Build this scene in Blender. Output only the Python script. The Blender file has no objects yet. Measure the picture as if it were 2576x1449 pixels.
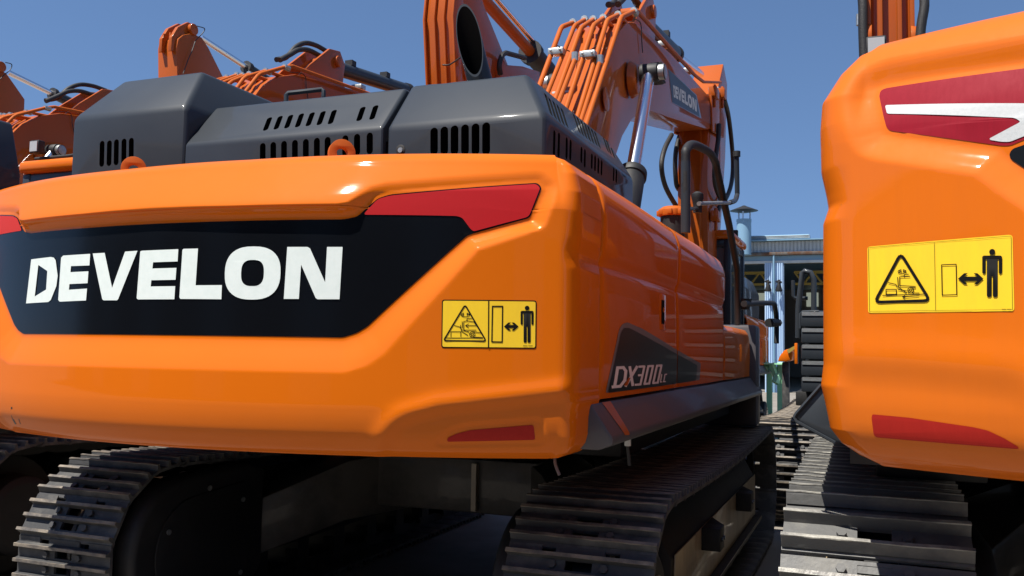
import bpy, bmesh, math, random
import numpy as np
from mathutils import Vector, Matrix
from mathutils.geometry import tessellate_polygon
random.seed(4)
S = bpy.context.scene
C = S.collection

# ------------------------------------------------------------------ camera
PSI, TH, RHO, FPX, CZ = math.radians(21.7), math.atan(160/2260), .017, 2260., 1.55
_c, _s, _ct, _st = math.cos(PSI), math.sin(PSI), math.cos(TH), math.sin(TH)
F = Vector((-_s*_ct, _c*_ct, _st)); R0 = Vector((_c, _s, 0)); U0 = R0.cross(F)
R = R0*math.cos(RHO)+U0*math.sin(RHO); U = -R0*math.sin(RHO)+U0*math.cos(RHO)
cam = bpy.data.objects.new('camera', bpy.data.cameras.new('camera')); C.objects.link(cam)
cam.data.sensor_width = 36; cam.data.lens = 36*FPX/2576; cam.data.clip_end = 3000; cam.data.clip_start = .05
m3 = Matrix((R, U, -F)).transposed(); cam.matrix_world = Matrix.Translation((0, 0, CZ)) @ m3.to_4x4()
S.camera = cam
# ------------------------------------------------------------------ sky, sun, exposure
SUN = Vector((-.25, -.43, 1.0)).normalized()
w = bpy.data.worlds.new('World'); S.world = w; w.use_nodes = True
nt = w.node_tree; sky = nt.nodes.new('ShaderNodeTexSky'); sky.sky_type = 'NISHITA'; sky.sun_disc = False
sky.sun_elevation = math.asin(SUN.z); sky.sun_rotation = math.atan2(SUN.x, SUN.y)
sky.air_density = 1.0; sky.dust_density = 0; sky.ozone_density = 6.0; sky.altitude = 100
tcw = nt.nodes.new('ShaderNodeTexCoord'); vm = nt.nodes.new('ShaderNodeVectorMath'); vm.operation = 'MULTIPLY_ADD'
vm.inputs[1].default_value = (1, 1, .8); vm.inputs[2].default_value = (0, 0, .18)   # softer gradient towards the horizon, the same in every direction
nt.links.new(tcw.outputs['Generated'], vm.inputs[0]); nt.links.new(vm.outputs[0], sky.inputs['Vector'])
nt.links.new(sky.outputs[0], nt.nodes['Background'].inputs[0]); nt.nodes['Background'].inputs[1].default_value = .084
sl = bpy.data.lights.new('sun', 'SUN'); sl.energy = 5.0; sl.angle = math.radians(.5); sl.color = (1, .95, .87)
so = bpy.data.objects.new('sun', sl); C.objects.link(so); so.rotation_euler = SUN.to_track_quat('Z', 'Y').to_euler()
S.view_settings.view_transform = 'Standard'; S.view_settings.look = 'None'; S.view_settings.exposure = .70; S.view_settings.gamma = 1

# ------------------------------------------------------------------ helpers
def ray(x, y):
    return F + R*((x-1288)/FPX) + U*((724.5-y)/FPX)
def P(x, y, X=None, Y=None, Z=None):
    d = ray(x, y)
    t = X/d.x if X is not None else Y/d.y if Y is not None else (Z-CZ)/d.z
    return Vector((t*d.x, t*d.y, CZ+t*d.z))
def rayplane(x, y, o, n):
    d = ray(x, y); c0 = Vector((0, 0, CZ)); return c0 + d*((o-c0).dot(n)/d.dot(n))
Z1 = lambda x, y: (x*.3905, y*.3905)
Z2 = lambda x, y: (629+x*.3473, y*.3473)
Z3 = lambda x, y: (1258+x*.3905, y*.3905)
Z4 = lambda x, y: (x*.434, 503+y*.434)
Z5 = lambda x, y: (1572+x*.434, 503+y*.434)
Z6 = lambda x, y: (880.5+x*.5643, 377.4+y*.5643)
Z7 = lambda x, y: (2012.6+x*.5208, 503.1+y*.5208)
Z8 = lambda x, y: (1887+x*.3905, y*.3905)

def sst(t): t = np.clip(t, 0, 1); return t*t*(3-2*t)

MATS = {}; K_ALB = {'orange_paint': .82, 'orange_paint_streaked': .82, 'pale_blue_steel_paint': 1, 'cream_wall_sheet': .95, 'blue_roof_sheet': .8, 'painted_beige_sheen': 1.1, 'sill_dark_paint': 1, 'orange_boom_paint': .6, 'yellow_sticker': 1, 'white_lettering': .95, 'pale_lettering': .8, 'mint_green_paint': 1.2, 'track_steel': .9, 'worn_grouser_steel': .9, 'concrete_ground': .8, 'chrome_rod': 1, 'zinc_clamp': .8}
def mat(name, col, rough=.5, metal=0, coat=0, spec=.5, n1=None, bump=0, bscale=40, emis=None, coatr=.05, alpha=None):
    """n1=(colour2, scale, lo, hi, stretch) mixes a second colour by noise"""
    k_ = K_ALB.get(name, .6); col = tuple(c*k_ for c in col)
    if n1: n1 = (tuple(c*k_ for c in n1[0]),)+tuple(n1[1:])
    m = bpy.data.materials.new(name); m.use_nodes = True; t = m.node_tree; b = t.nodes['Principled BSDF']
    b.inputs['Base Color'].default_value = (*col, 1); b.inputs['Roughness'].default_value = rough
    b.inputs['Metallic'].default_value = metal; b.inputs['Coat Weight'].default_value = coat
    b.inputs['Coat Roughness'].default_value = coatr; b.inputs['Specular IOR Level'].default_value = spec
    tc = t.nodes.new('ShaderNodeTexCoord')
    if n1:
        c2, sc, lo, hi, st = n1
        mp = t.nodes.new('ShaderNodeMapping'); mp.inputs['Scale'].default_value = st
        t.links.new(tc.outputs['Object'], mp.inputs[0])
        nz = t.nodes.new('ShaderNodeTexNoise'); nz.inputs['Scale'].default_value = sc; nz.inputs['Detail'].default_value = 8
        nz.inputs['Roughness'].default_value = .65
        t.links.new(mp.outputs[0], nz.inputs['Vector'])
        mr = t.nodes.new('ShaderNodeMapRange'); mr.inputs[1].default_value = lo; mr.inputs[2].default_value = hi
        t.links.new(nz.outputs['Fac'], mr.inputs[0])
        mx = t.nodes.new('ShaderNodeMix'); mx.data_type = 'RGBA'; mx.inputs[6].default_value = (*col, 1); mx.inputs[7].default_value = (*c2, 1)
        t.links.new(mr.outputs[0], mx.inputs[0]); t.links.new(mx.outputs[2], b.inputs['Base Color'])
        mr2 = t.nodes.new('ShaderNodeMapRange'); mr2.inputs[3].default_value = rough; mr2.inputs[4].default_value = min(1, rough+.18)
        t.links.new(nz.outputs['Fac'], mr2.inputs[0]); t.links.new(mr2.outputs[0], b.inputs['Roughness'])
    if bump:
        bn = t.nodes.new('ShaderNodeTexNoise'); bn.inputs['Scale'].default_value = bscale; bn.inputs['Detail'].default_value = 3
        t.links.new(tc.outputs['Object'], bn.inputs['Vector'])
        bp = t.nodes.new('ShaderNodeBump'); bp.inputs['Strength'].default_value = bump; bp.inputs['Distance'].default_value = .01
        t.links.new(bn.outputs['Fac'], bp.inputs['Height']); t.links.new(bp.outputs[0], b.inputs['Normal'])
        if coat: t.links.new(bp.outputs[0], b.inputs['Coat Normal'])
    MATS[name] = m; return m
ORG = (.75, .156, .003)
M_org = mat('orange_paint', ORG, .5, coat=.42, spec=.06, bump=.010, bscale=9, n1=((.72, .151, .003), 3, .35, .75, (1, 1, .35)), coatr=.03)
M_orgB = mat('orange_paint_streaked', ORG, .5, coat=.5, spec=.1, bump=.015, bscale=11, n1=((.72, .150, .004), 26, .42, .8, (1, 1, .045)), coatr=.05)
M_orgm = mat('orange_paint_matt', (.76, .155, .008), .5, spec=.2, coat=.1, bump=.05, bscale=14, n1=((.66, .15, .014), 5, .4, .7, (1, 1, 1)))
M_boom = mat('orange_boom_paint', (.68, .135, .008), .5, spec=.1, coat=.5, bump=.02, bscale=5, n1=((.64, .14, .014), 3, .4, .7, (1, 1, 1)))
M_grey = mat('charcoal_paint', (.041, .050, .062), .45, coat=.3, coatr=.06, spec=.2, bump=.012, bscale=12, n1=((.048, .058, .070), 2.5, .4, .7, (1, 1, .4)))
M_sill = mat('sill_dark_paint', (.060, .054, .060), .42, coat=.1, n1=((.072, .066, .070), 4, .4, .7, (1, 1, 1)), bump=.05, bscale=60)
M_blk = mat('black_gloss_film', (.0065, .0075, .010), .16, bump=.015, bscale=7, spec=.22)
M_hole = mat('dark_interior', (.004, .004, .004), .8, spec=.1)
M_matblk = mat('black_matt', (.012, .012, .013), .55, n1=((.028, .026, .025), 6, .45, .75, (1, 1, 1)), bump=.1, bscale=30)
M_carb = mat('dusty_black_paint', (.14, .128, .11), .4, coat=.2, n1=((.05, .046, .042), 3, .4, .7, (1, 1, 1)), bump=.1, bscale=20)
M_rub = mat('rubber', (.018, .018, .019), .5, n1=((.035, .033, .03), 12, .45, .7, (1, 1, 1)))
M_ribrub = mat('ribbed_hose', (.03, .028, .026), .55, bump=.5, bscale=120)
M_red = mat('red_reflector_film', (.72, .020, .026), .5, spec=.15, n1=((.69, .018, .024), 90, .3, .8, (1, 1, .15)))
M_redd = mat('dark_red_reflector_film', (.42, .007, .026), .5, spec=.15, n1=((.37, .006, .023), 110, .35, .75, (1, 1, .05)))
M_red2 = mat('brick_red_reflector_film', (.62, .028, .018), .5, spec=.15, n1=((.56, .024, .016), 110, .35, .75, (1, 1, .05)))
M_redo = mat('bright_red_lens', (.85, .035, .008), .4, spec=.2)
M_wht = mat('white_lettering', (.74, .80, .76), .45, n1=((.68, .75, .71), 30, .4, .7, (1, 1, 1)))
M_lilac = mat('pale_lettering', (.95, .88, .86), .5)
M_yel = mat('yellow_sticker', (.86, .56, .012), .4, coat=.2, n1=((.80, .50, .012), 20, .4, .7, (1, 1, .2)))
M_ink = mat('black_ink', (.010, .010, .010), .7, spec=.08)
M_grn = mat('dark_grey_film', (.012, .014, .016), .3, coat=.12, spec=.2)
M_gry2 = mat('silver_grey_film', (.26, .22, .22), .35, coat=.3)
M_chr = mat('chrome_rod', (.82, .84, .88), .24, metal=1, bump=.01, bscale=20)
M_zinc = mat('zinc_clamp', (.58, .60, .58), .36, metal=.85, n1=((.42, .43, .42), 20, .4, .7, (1, 1, 1)), bump=.15, bscale=40)
M_steel = mat('track_steel', (.058, .058, .059), .5, metal=.0, spec=.3, n1=((.13, .125, .115), 5, .5, .68, (1, 1, 1)), bump=.25, bscale=26)
M_ribB = mat('polished_grouser_steel', (.30, .29, .27), .45, metal=.2, n1=((.62, .60, .52), 11, .42, .64, (.7, 1, 1)), bump=.5, bscale=40)
M_steelB = mat('clean_track_steel', (.17, .17, .165), .5, metal=.1, n1=((.28, .27, .24), 5, .5, .68, (1, 1, 1)), bump=.3, bscale=26)
M_rib = mat('worn_grouser_steel', (.095, .085, .077), .5, metal=.1, n1=((.30, .25, .19), 9, .42, .66, (.7, 1, 1)), bump=.5, bscale=38)
M_frame = mat('painted_beige_sheen', (.30, .235, .145), .35, coat=.4, n1=((.14, .11, .075), 5, .42, .72, (1, 1, .35)), bump=.15, bscale=20)  # beige base colour stands in for light reflected on black frame paint
M_glass = mat('cab_glass', (.10, .14, .16), .06, coat=.5, spec=.7)
M_lens = mat('lamp_lens', (.7, .7, .68), .25, coat=.5)
M_blue = mat('pale_blue_steel_paint', (.38, .54, .74), .6, n1=((.44, .58, .74), 1.2, .4, .7, (1, 1, .1)))
M_bluer = mat('blue_roof_sheet', (.24, .42, .58), .45, n1=((.24, .42, .54), 1.5, .4, .7, (1, 1, 1)))
M_cream = mat('cream_wall_sheet', (.52, .56, .55), .6, n1=((.38, .41, .40), 1.5, .45, .7, (1, 1, .2)))
M_rust = mat('rusty_gutter', (.20, .19, .17), .7, n1=((.16, .07, .03), 2.5, .45, .62, (1, 1, 1)))
M_ibar = mat('hall_interior', (.30, .28, .25), .8, n1=((.38, .35, .31), .8, .4, .7, (1, 1, 1)))
M_yelt = mat('yellow_truss_paint', (.55, .40, .08), .5)
M_win = mat('milky_window_pane', (.42, .46, .38), .4)
M_win.node_tree.nodes['Principled BSDF'].inputs['Emission Color'].default_value = (.42, .46, .38, 1); M_win.node_tree.nodes['Principled BSDF'].inputs['Emission Strength'].default_value = .35  # slight glow stands in for daylight coming through the panes
M_green = mat('mint_green_paint', (.30, .62, .38), .45)
M_conc = mat('concrete_ground', (.30, .27, .23), .85, n1=((.19, .17, .145), 1.3, .35, .75, (1, 1, 1)), bump=.4, bscale=8)

ORIG = {}; ROT = set()
def thing(name, label, cat, loc, group=None):
    o = bpy.data.objects.new(name, None); C.objects.link(o); o.location = loc; o.empty_display_size = .3
    o['label'] = label; o['category'] = cat
    if group: o['group'] = group
    ORIG[o.name] = Vector(loc); return o
def org(o): return ORIG.get(o.name, Vector((0, 0, 0))) if o else Vector((0, 0, 0))
class MB:
    def __init__(s): s.v = []; s.f = []; s.m = []; s.ms = []
    def mi(s, m):
        if m not in s.ms: s.ms.append(m)
        return s.ms.index(m)
    def add(s, vs, fs, m):
        k = len(s.v); i = s.mi(m); s.v += [tuple(v) for v in vs]; s.f += [tuple(k+a for a in f) for f in fs]; s.m += [i]*len(fs); return s
    def box(s, x0, x1, y0, y1, z0, z1, m):
        vs = [(x, y, z) for x in (x0, x1) for y in (y0, y1) for z in (z0, z1)]
        return s.add(vs, [(0, 1, 3, 2), (4, 6, 7, 5), (0, 4, 5, 1), (2, 3, 7, 6), (0, 2, 6, 4), (1, 5, 7, 3)], m)
    def prism(s, pts, vec, m):
        pts = [Vector(p) for p in pts]; vec = Vector(vec); n = len(pts)
        tri = tessellate_polygon([pts])
        nrm = Vector((0, 0, 0))
        for i in range(n): nrm += pts[i].cross(pts[(i+1) % n])
        flip = nrm.dot(vec) > 0
        vs = pts+[p+vec for p in pts]
        fs = []
        base = tuple(range(n)); fs.append(base[::-1] if flip else base); fs.append(tuple(n+i for i in (base if flip else base[::-1])))
        for i in range(n):
            j = (i+1) % n; fs.append((i, j, n+j, n+i) if flip else (j, i, n+i, n+j))
        return s.add(vs, fs, m)
    def tube(s, pts, r, m, n=10, caps=True, smooth=0):
        pts = [Vector(p) for p in pts]
        if smooth: pts = catmull(pts, smooth)
        rr = r if isinstance(r, (list, tuple)) else [r]*len(pts)
        k = len(pts); vs = []; fs = []
        t0 = (pts[1]-pts[0]).normalized(); a = t0.orthogonal().normalized()
        for i in range(k):
            t = (pts[min(i+1, k-1)]-pts[max(i-1, 0)]).normalized()
            a = (a-t*a.dot(t)).normalized(); b = t.cross(a)
            for j in range(n):
                q = 2*math.pi*j/n; vs.append(pts[i]+(a*math.cos(q)+b*math.sin(q))*rr[i])
        for i in range(k-1):
            for j in range(n):
                fs.append((i*n+j, i*n+(j+1) % n, (i+1)*n+(j+1) % n, (i+1)*n+j))
        if caps: fs.append(tuple(range(n))[::-1]); fs.append(tuple((k-1)*n+j for j in range(n)))
        return s.add(vs, fs, m)
    def build(s, name, parent=None, smooth=True, bevel=0, kind=None, label=None, auto=35, segs=2):
        me = bpy.data.meshes.new(name); o0 = org(parent) if parent else Vector((0, 0, 0))
        p = parent
        while p is not None and p.name not in ORIG: p = p.parent
        o0 = org(p) if p else Vector((0, 0, 0))
        me.from_pydata([tuple(Vector(v)-o0) for v in s.v], [], s.f)
        for m in s.ms: me.materials.append(m)
        me.polygons.foreach_set('material_index', s.m); me.update()
        bm = bmesh.new(); bm.from_mesh(me); bmesh.ops.recalc_face_normals(bm, faces=bm.faces)
        if bevel:
            es = [e for e in bm.edges if len(e.link_faces) == 2 and e.calc_face_angle(0) > .35]
            bmesh.ops.bevel(bm, geom=es, offset=bevel, segments=segs, profile=.5, affect='EDGES', clamp_overlap=True)
        bm.to_mesh(me); bm.free()
        if smooth:
            me.polygons.foreach_set('use_smooth', [True]*len(me.polygons)); me.set_sharp_from_angle(angle=math.radians(auto))
        o = bpy.data.objects.new(name, me); C.objects.link(o); o.parent = parent
        if parent and parent.name in ROT: o.rotation_euler.z = -math.pi
        if kind: o['kind'] = kind
        if label: o['label'] = label
        return o
def catmull(p, n):
    out = []; q = [p[0]*2-p[1]]+p+[p[-1]*2-p[-2]]
    for i in range(1, len(q)-2):
        for k in range(n):
            t = k/n; a, b, c, d = q[i-1], q[i], q[i+1], q[i+2]
            out.append(.5*((2*b)+(c-a)*t+(2*a-5*b+4*c-d)*t*t+(3*b-a-3*c+d)*t**3))
    out.append(p[-1]); return out
def copy_tree(o, parent=None, loc=None, skip=()):
    c = o.copy(); C.objects.link(c)
    if parent is not None: c.parent = parent
    if loc is not None: c.location = loc
    for ch in list(o.children):
        if ch.name.split('.')[0] in skip: continue
        copy_tree(ch, c, None, skip)
    return c
def fillet(poly, r):
    out = []; n = len(poly)
    for i in range(n):
        a, b, c = (np.array(poly[(i+k-1) % n], float) for k in range(3))
        u = a-b; v = c-b; lu = np.hypot(*u); lv = np.hypot(*v)
        if lu < 1e-9 or lv < 1e-9: continue
        cs = u.dot(v)/lu/lv
        if cs < -.985: out.append(tuple(b)); continue
        k = min(r, lu*.45, lv*.45); p = b+u/lu*k; q = b+v/lv*k
        for t in (0, .25, .5, .75, 1): out.append(tuple((1-t)**2*p+2*t*(1-t)*b+t*t*q))
    return out
def sdf(poly, x, z):
    p = np.array(poly); n = len(p); d = np.full(x.shape, 1e9); ins = np.zeros(x.shape, bool)
    for i in range(n):
        a = p[i]; b = p[(i+1) % n]; ex, ez = b-a; L = ex*ex+ez*ez+1e-12
        t = np.clip(((x-a[0])*ex+(z-a[1])*ez)/L, 0, 1)
        d = np.minimum(d, np.hypot(x-a[0]-t*ex, z-a[1]-t*ez))
        c = ((a[1] > z) != (b[1] > z)) & (x < (b[0]-a[0])*(z-a[1])/((b[1]-a[1]) if abs(b[1]-a[1]) > 1e-9 else 1e-9)+a[0]); ins ^= c
    return np.where(ins, -d, d)

# ------------------------------------------------------------------ counterweight surface
class CW:
    def __init__(s, cx, f0, hw, Ra, rc, yend, prof, dispf, side):
        prof = [tuple(v)[:2] for v in catmull([Vector((p[0], p[1], 0)) for p in prof], 6)]
        s.bl = .50 if rc < .15 else .47; s.fade = .42 if rc < .15 else .15
        s.sidez = [p[0] for p in side]; s.sidei = [p[1] for p in side]
        s.cx, s.f0, s.hw, s.Ra, s.rc, s.yend, s.prof, s.dispf = cx, f0, hw, Ra, rc, yend, prof, dispf
        s.tab = None; s.pz = np.array([p[1] for p in prof]); s.pi = np.array([p[0] for p in prof])
    def inset(s, z): # face part only
        o = np.argsort(s.pz); return np.interp(z, s.pz[o], s.pi[o])
    def ins2(s, X, Z, base=None):
        b = s.inset(Z) if base is None else base
        return b*(1-s.fade*np.clip((np.abs(X)-.3)/1.1, 0, 1)*sst((Z-1.85)/.12))
    def surf(s, x, z, off=0.):
        n = Vector((x/s.Ra, -math.sqrt(max(1-(x/s.Ra)**2, .01)), 0))
        y = s.f0+s.Ra-math.sqrt(s.Ra**2-x*x)
        d = s.look(x, z)
        return Vector((s.cx+x, y, z))+n*(off-d)
    def look(s, x, z):
        if s.tab is None:
            s.gx = np.linspace(-s.hw, s.hw, 1000); s.gz = np.linspace(s.pz.min(), s.pz.max(), 400)
            X, Z = np.meshgrid(s.gx, s.gz, indexing='ij'); A_ = np.minimum(np.abs(X)/s.Ra, .9); sd = sst((A_-s.bl)/(1-s.bl)); s.tab = (s.dispf(X, Z, A_)+s.ins2(X, Z))*(1-sd)+sd*np.interp(Z, s.sidez, s.sidei)
        u = min(max((x-s.gx[0])/(s.gx[1]-s.gx[0]), 0), 998.99); v = min(max((z-s.gz[0])/(s.gz[1]-s.gz[0]), 0), 398.99)
        i, j = int(u), int(v); u -= i; v -= j; t = s.tab
        return float((t[i, j]*(1-u)+t[i+1, j]*u)*(1-v)+(t[i, j+1]*(1-u)+t[i+1, j+1]*u)*v)
    def unp(s, px, py, depth=None):
        x = 0.; z = 1.7; Y = s.f0
        for i in range(14):
            q = P(px, py, Y=Y); x += (q.x-s.surf(x, q.z).x) if i else (q.x-s.cx); x = max(-s.hw+.02, min(s.hw-.02, x)); z = q.z
            Y = Y*.3+.7*s.surf(x, z).y if depth is None else Y*.3+.7*(s.surf0(x, z, depth).y)
        return (x, z)
    def surf0(s, x, z, depth):
        n = Vector((x/s.Ra, -math.sqrt(1-(x/s.Ra)**2), 0)); y = s.f0+s.Ra-math.sqrt(s.Ra**2-x*x)
        return Vector((s.cx+x, y, z))-n*depth
    def build(s, parent, name, material, label=None):
        hw, Ra, rc = s.hw, s.Ra, s.rc; cyc = s.f0+Ra; ccx = hw-rc; ccy = cyc-math.sqrt((Ra-rc)**2-ccx**2)
        aend = math.atan2(ccy-cyc, ccx) # tangent angle
        pts = []
        xt = ccx/(Ra-rc)*Ra
        for x in np.linspace(0, xt, 190): pts.append((x, cyc-math.sqrt(Ra*Ra-x*x), x/Ra, -math.sqrt(1-(x/Ra)**2)))
        for a in np.linspace(aend, 0, 22)[1:]: pts.append((ccx+rc*math.cos(a), ccy+rc*math.sin(a), math.cos(a), math.sin(a)))
        for y in np.linspace(ccy, s.yend, 8)[1:]: pts.append((hw, y, 1, 0))
        pts = np.array(pts); left = pts[1:][::-1].copy(); left[:, 0] *= -1; left[:, 2] *= -1; pts = np.vstack([left, pts])
        # vertical profile resample
        pr = np.array(s.prof, float); seg = np.hypot(*np.diff(pr, axis=0).T); cum = np.r_[0, np.cumsum(seg)]
        t = np.unique(np.r_[np.arange(0, cum[-1], .0062), cum]); ins = np.interp(t, cum, pr[:, 0]); zz = np.interp(t, cum, pr[:, 1])
        NX, NZ = len(pts), len(zz)
        X = np.repeat(pts[:, 0][:, None], NZ, 1); Z = np.repeat(zz[None, :], NX, 0); A = np.repeat(np.abs(pts[:, 2])[:, None], NZ, 1)
        sd = sst((A-s.bl)/(1-s.bl)); D = (s.dispf(X, Z, A)+s.ins2(X, Z, ins[None, :]))*(1-sd)+sd*np.interp(Z, s.sidez, s.sidei)
        xs = s.cx+X-pts[:, 2][:, None]*D; ys = pts[:, 1][:, None]-pts[:, 3][:, None]*D
        v = np.stack([xs, ys, Z], -1).reshape(-1, 3)
        fs = [(i*NZ+j, (i+1)*NZ+j, (i+1)*NZ+j+1, i*NZ+j+1) for i in range(NX-1) for j in range(NZ-1)]
        fs.append(tuple(i*NZ for i in range(NX))[::-1]); fs.append(tuple(i*NZ+NZ-1 for i in range(NX)))
        fs.append(tuple(range(NZ))); fs.append(tuple((NX-1)*NZ+j for j in range(NZ))[::-1])
        mb = MB(); mb.add(v, fs, material)
        o = mb.build(name, parent, auto=50)
        if label: o['label'] = label
        return o
def decal(name, polys, surf, material, parent, off=.002, step=.05, clip=None, label=None):
    """polys: list of loops lists [[outer, hole...], ...] in (u,v); surf(u,v,off)->Vector"""
    bm = bmesh.new()
    for loops in polys:
        pts = [[Vector((p[0], p[1], 0)) for p in l] for l in loops]
        flat = [p for l in pts for p in l]; vs = [bm.verts.new(p) for p in flat]
        for t in tessellate_polygon(pts):
            try: bm.faces.new([vs[i] for i in t])
            except ValueError: pass
    if clip:
        for (co, no) in clip:
            bmesh.ops.bisect_plane(bm, geom=bm.verts[:]+bm.edges[:]+bm.faces[:], plane_co=co, plane_no=no, clear_outer=True)
    if step:
        us = [v.co.x for v in bm.verts]; vv = [v.co.y for v in bm.verts]
        for lo, hi, no, ax in ((min(us), max(us), (1, 0, 0), 0), (min(vv), max(vv), (0, 1, 0), 1)):
            k = math.ceil(lo/step)
            while k*step < hi:
                co = [0, 0, 0]; co[ax] = k*step+1e-5
                bmesh.ops.bisect_plane(bm, geom=bm.verts[:]+bm.edges[:]+bm.faces[:], plane_co=co, plane_no=no); k += 1
    p = parent
    while p is not None and p.name not in ORIG: p = p.parent
    o0 = org(p)
    for v in bm.verts: v.co = surf(v.co.x, v.co.y, off)-o0
    me = bpy.data.meshes.new(name); bm.to_mesh(me); bm.free(); me.materials.append(material)
    me.polygons.foreach_set('use_smooth', [True]*len(me.polygons))
    o = bpy.data.objects.new(name, me); C.objects.link(o); o.parent = parent
    if label: o['label'] = label
    return o
def stroke(pts, wd, closed=False):
    out = []; n = len(pts); k = n if closed else n-1
    for i in range(k):
        a = np.array(pts[i], float); b = np.array(pts[(i+1) % n], float); d = b-a; L = np.hypot(*d)
        if L < 1e-6: continue
        d /= L; q = np.array((-d[1], d[0]))*wd/2; e = d*wd*.35
        out.append([[tuple(a-e+q), tuple(b+e+q), tuple(b+e-q), tuple(a-e-q)]])
    return out
def circ(cx, cy, r, n=16, ry=None): ry = ry or r; return [(cx+r*math.cos(2*math.pi*i/n), cy+ry*math.sin(2*math.pi*i/n)) for i in range(n)]
def sup(cx, cy, rx, ry, p=2.6, n=40, sh=0):
    o = []
    for i in range(n):
        a = 2*math.pi*i/n; c, s_ = math.cos(a), math.sin(a)
        x = math.copysign(abs(c)**(2/p), c)*rx; y = math.copysign(abs(s_)**(2/p), s_)*ry; o.append((cx+x-sh*y, cy+y))
    return o

# ------------------------------------------------------------------ ground
g = MB(); N = 60; 
xs = [-400, -150, -60]+[-30+i*1.0 for i in range(61)]+[60, 150, 400]
ys = [-400, -100, -40]+[-20+i*1.0 for i in range(71)]+[80, 200, 600, 1500]
gv = [(x, y, 0) for y in ys for x in xs]; W = len(xs)
gf = [(j*W+i, j*W+i+1, (j+1)*W+i+1, (j+1)*W+i) for j in range(len(ys)-1) for i in range(W-1)]
g.add(gv, gf, M_conc); g.build('ground', smooth=False, kind='structure')

# ------------------------------------------------------------------ excavator base (tracks, frames, side panels, cab)
AX, AY = -2.36, 5.75
def shoe_mesh(Wd=.60, big=False):
    mb = MB(); h = Wd/2; tr = (-.088, -.014, .060) if not big else (-.100, .030); tp = .012; HR = 0 if not big else .016
    # plate edges and strips (along t), with a clear slot in the middle of two strips
    def strip(t0, t1, xa, xb, z0=-.004, z1=tp): mb.box(xa, xb, t0, t1, z0, z1, M_steel)
    mb.prism([(-h, -.118, -.012), (-h, -.100, -.010), (-h, -.088, -.004), (-h, -.088, tp), (-h, -.104, .006), (-h, -.118, .000)], (Wd, 0, 0), M_steel)
    for a, b in ((-.088, -.014), (-.014, .060)) if not big else ((-.100, .030), (.0301, .0999)):
        strip(a, b, -h, -.055); strip(a, b, .055, h)
        strip(a, a+.022, -.0549, .0549); strip(b-.014, b, -.0549, .0549)
        for bx in (-.105, .105):
            c = (a+b)/2+.002
            mb.prism([(bx+.017*math.cos(k*math.pi/3), c+.017*math.sin(k*math.pi/3), tp) for k in range(6)], (0, 0, .015), M_steel)
    for xa, xb in ((-h, -.16), (-.10, .10), (.16, h)): strip(.060, .100, xa, xb, -.002, .010)
    for t in tr:
        mb.prism([(-h, t-.014, tp-.001), (-h, t-.0085, .030+HR), (-h, t-.006, .040+HR), (-h, t+.005, .040+HR), (-h, t+.0075, .030+HR), (-h, t+.013, tp-.001)], (Wd-.0, 0, 0), M_steel)
        nseg = 12; vs = []; fs = []
        for i in range(nseg+1):
            x = -h-.001+(Wd+.002)*i/nseg; j = random.uniform(-.0015, .0015); k2 = random.uniform(-.002, .001)
            vs += [(x, t-.0085+j, .0385+k2+HR), (x, t-.0078, .0425+k2+HR), (x, t+.0068, .0425+k2+HR), (x, t+.0085-j, .0360+HR)]
        for i in range(nseg):
            for q in range(3): a = i*4+q; fs.append((a, a+1, a+5, a+4))
        fs += [(0, 1, 2, 3), tuple(nseg*4+q for q in (3, 2, 1, 0))]
        mb.add(vs, fs, M_rib)
    me = bpy.data.meshes.new('track_shoe'); me.from_pydata(mb.v, [], mb.f)
    for m in mb.ms: me.materials.append(m)
    me.polygons.foreach_set('material_index', mb.m); me.update()
    bm = bmesh.new(); bm.from_mesh(me); bmesh.ops.recalc_face_normals(bm, faces=bm.faces); bm.to_mesh(me); bm.free()
    return me
SHOES = [shoe_mesh() for _ in range(3)]; BIGSHOES = [shoe_mesh(.60, True) for _ in range(3)]
for me_ in BIGSHOES:
    for i_ in range(len(me_.materials)): me_.materials[i_] = {'track_steel': M_steelB, 'worn_grouser_steel': M_ribB}.get(me_.materials[i_].name, me_.materials[i_])
def track_path(y0, y1, zc, r, sag, n=900):
    """closed pin line; y0,y1 wheel centres"""
    pts = []
    for a in np.linspace(math.pi*1.5, math.pi*.5, 120)[:-1]: pts.append((y0+r*math.cos(a), zc+r*math.sin(a)))
    for t in np.linspace(0, 1, 240)[:-1]:
        yy = y0+(y1-y0)*t; pts.append((yy, zc+r-sag*math.sin(math.pi*min(1, max(0, (t*1.0))))*1.0))
    for a in np.linspace(math.pi*.5, -math.pi*.5, 120)[:-1]: pts.append((y1+r*.97*math.cos(a), zc+r*math.sin(a)))
    for t in np.linspace(0, 1, 240)[:-1]: pts.append((y1+(y0-y1)*t, zc-r))
    return np.array(pts)
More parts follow.
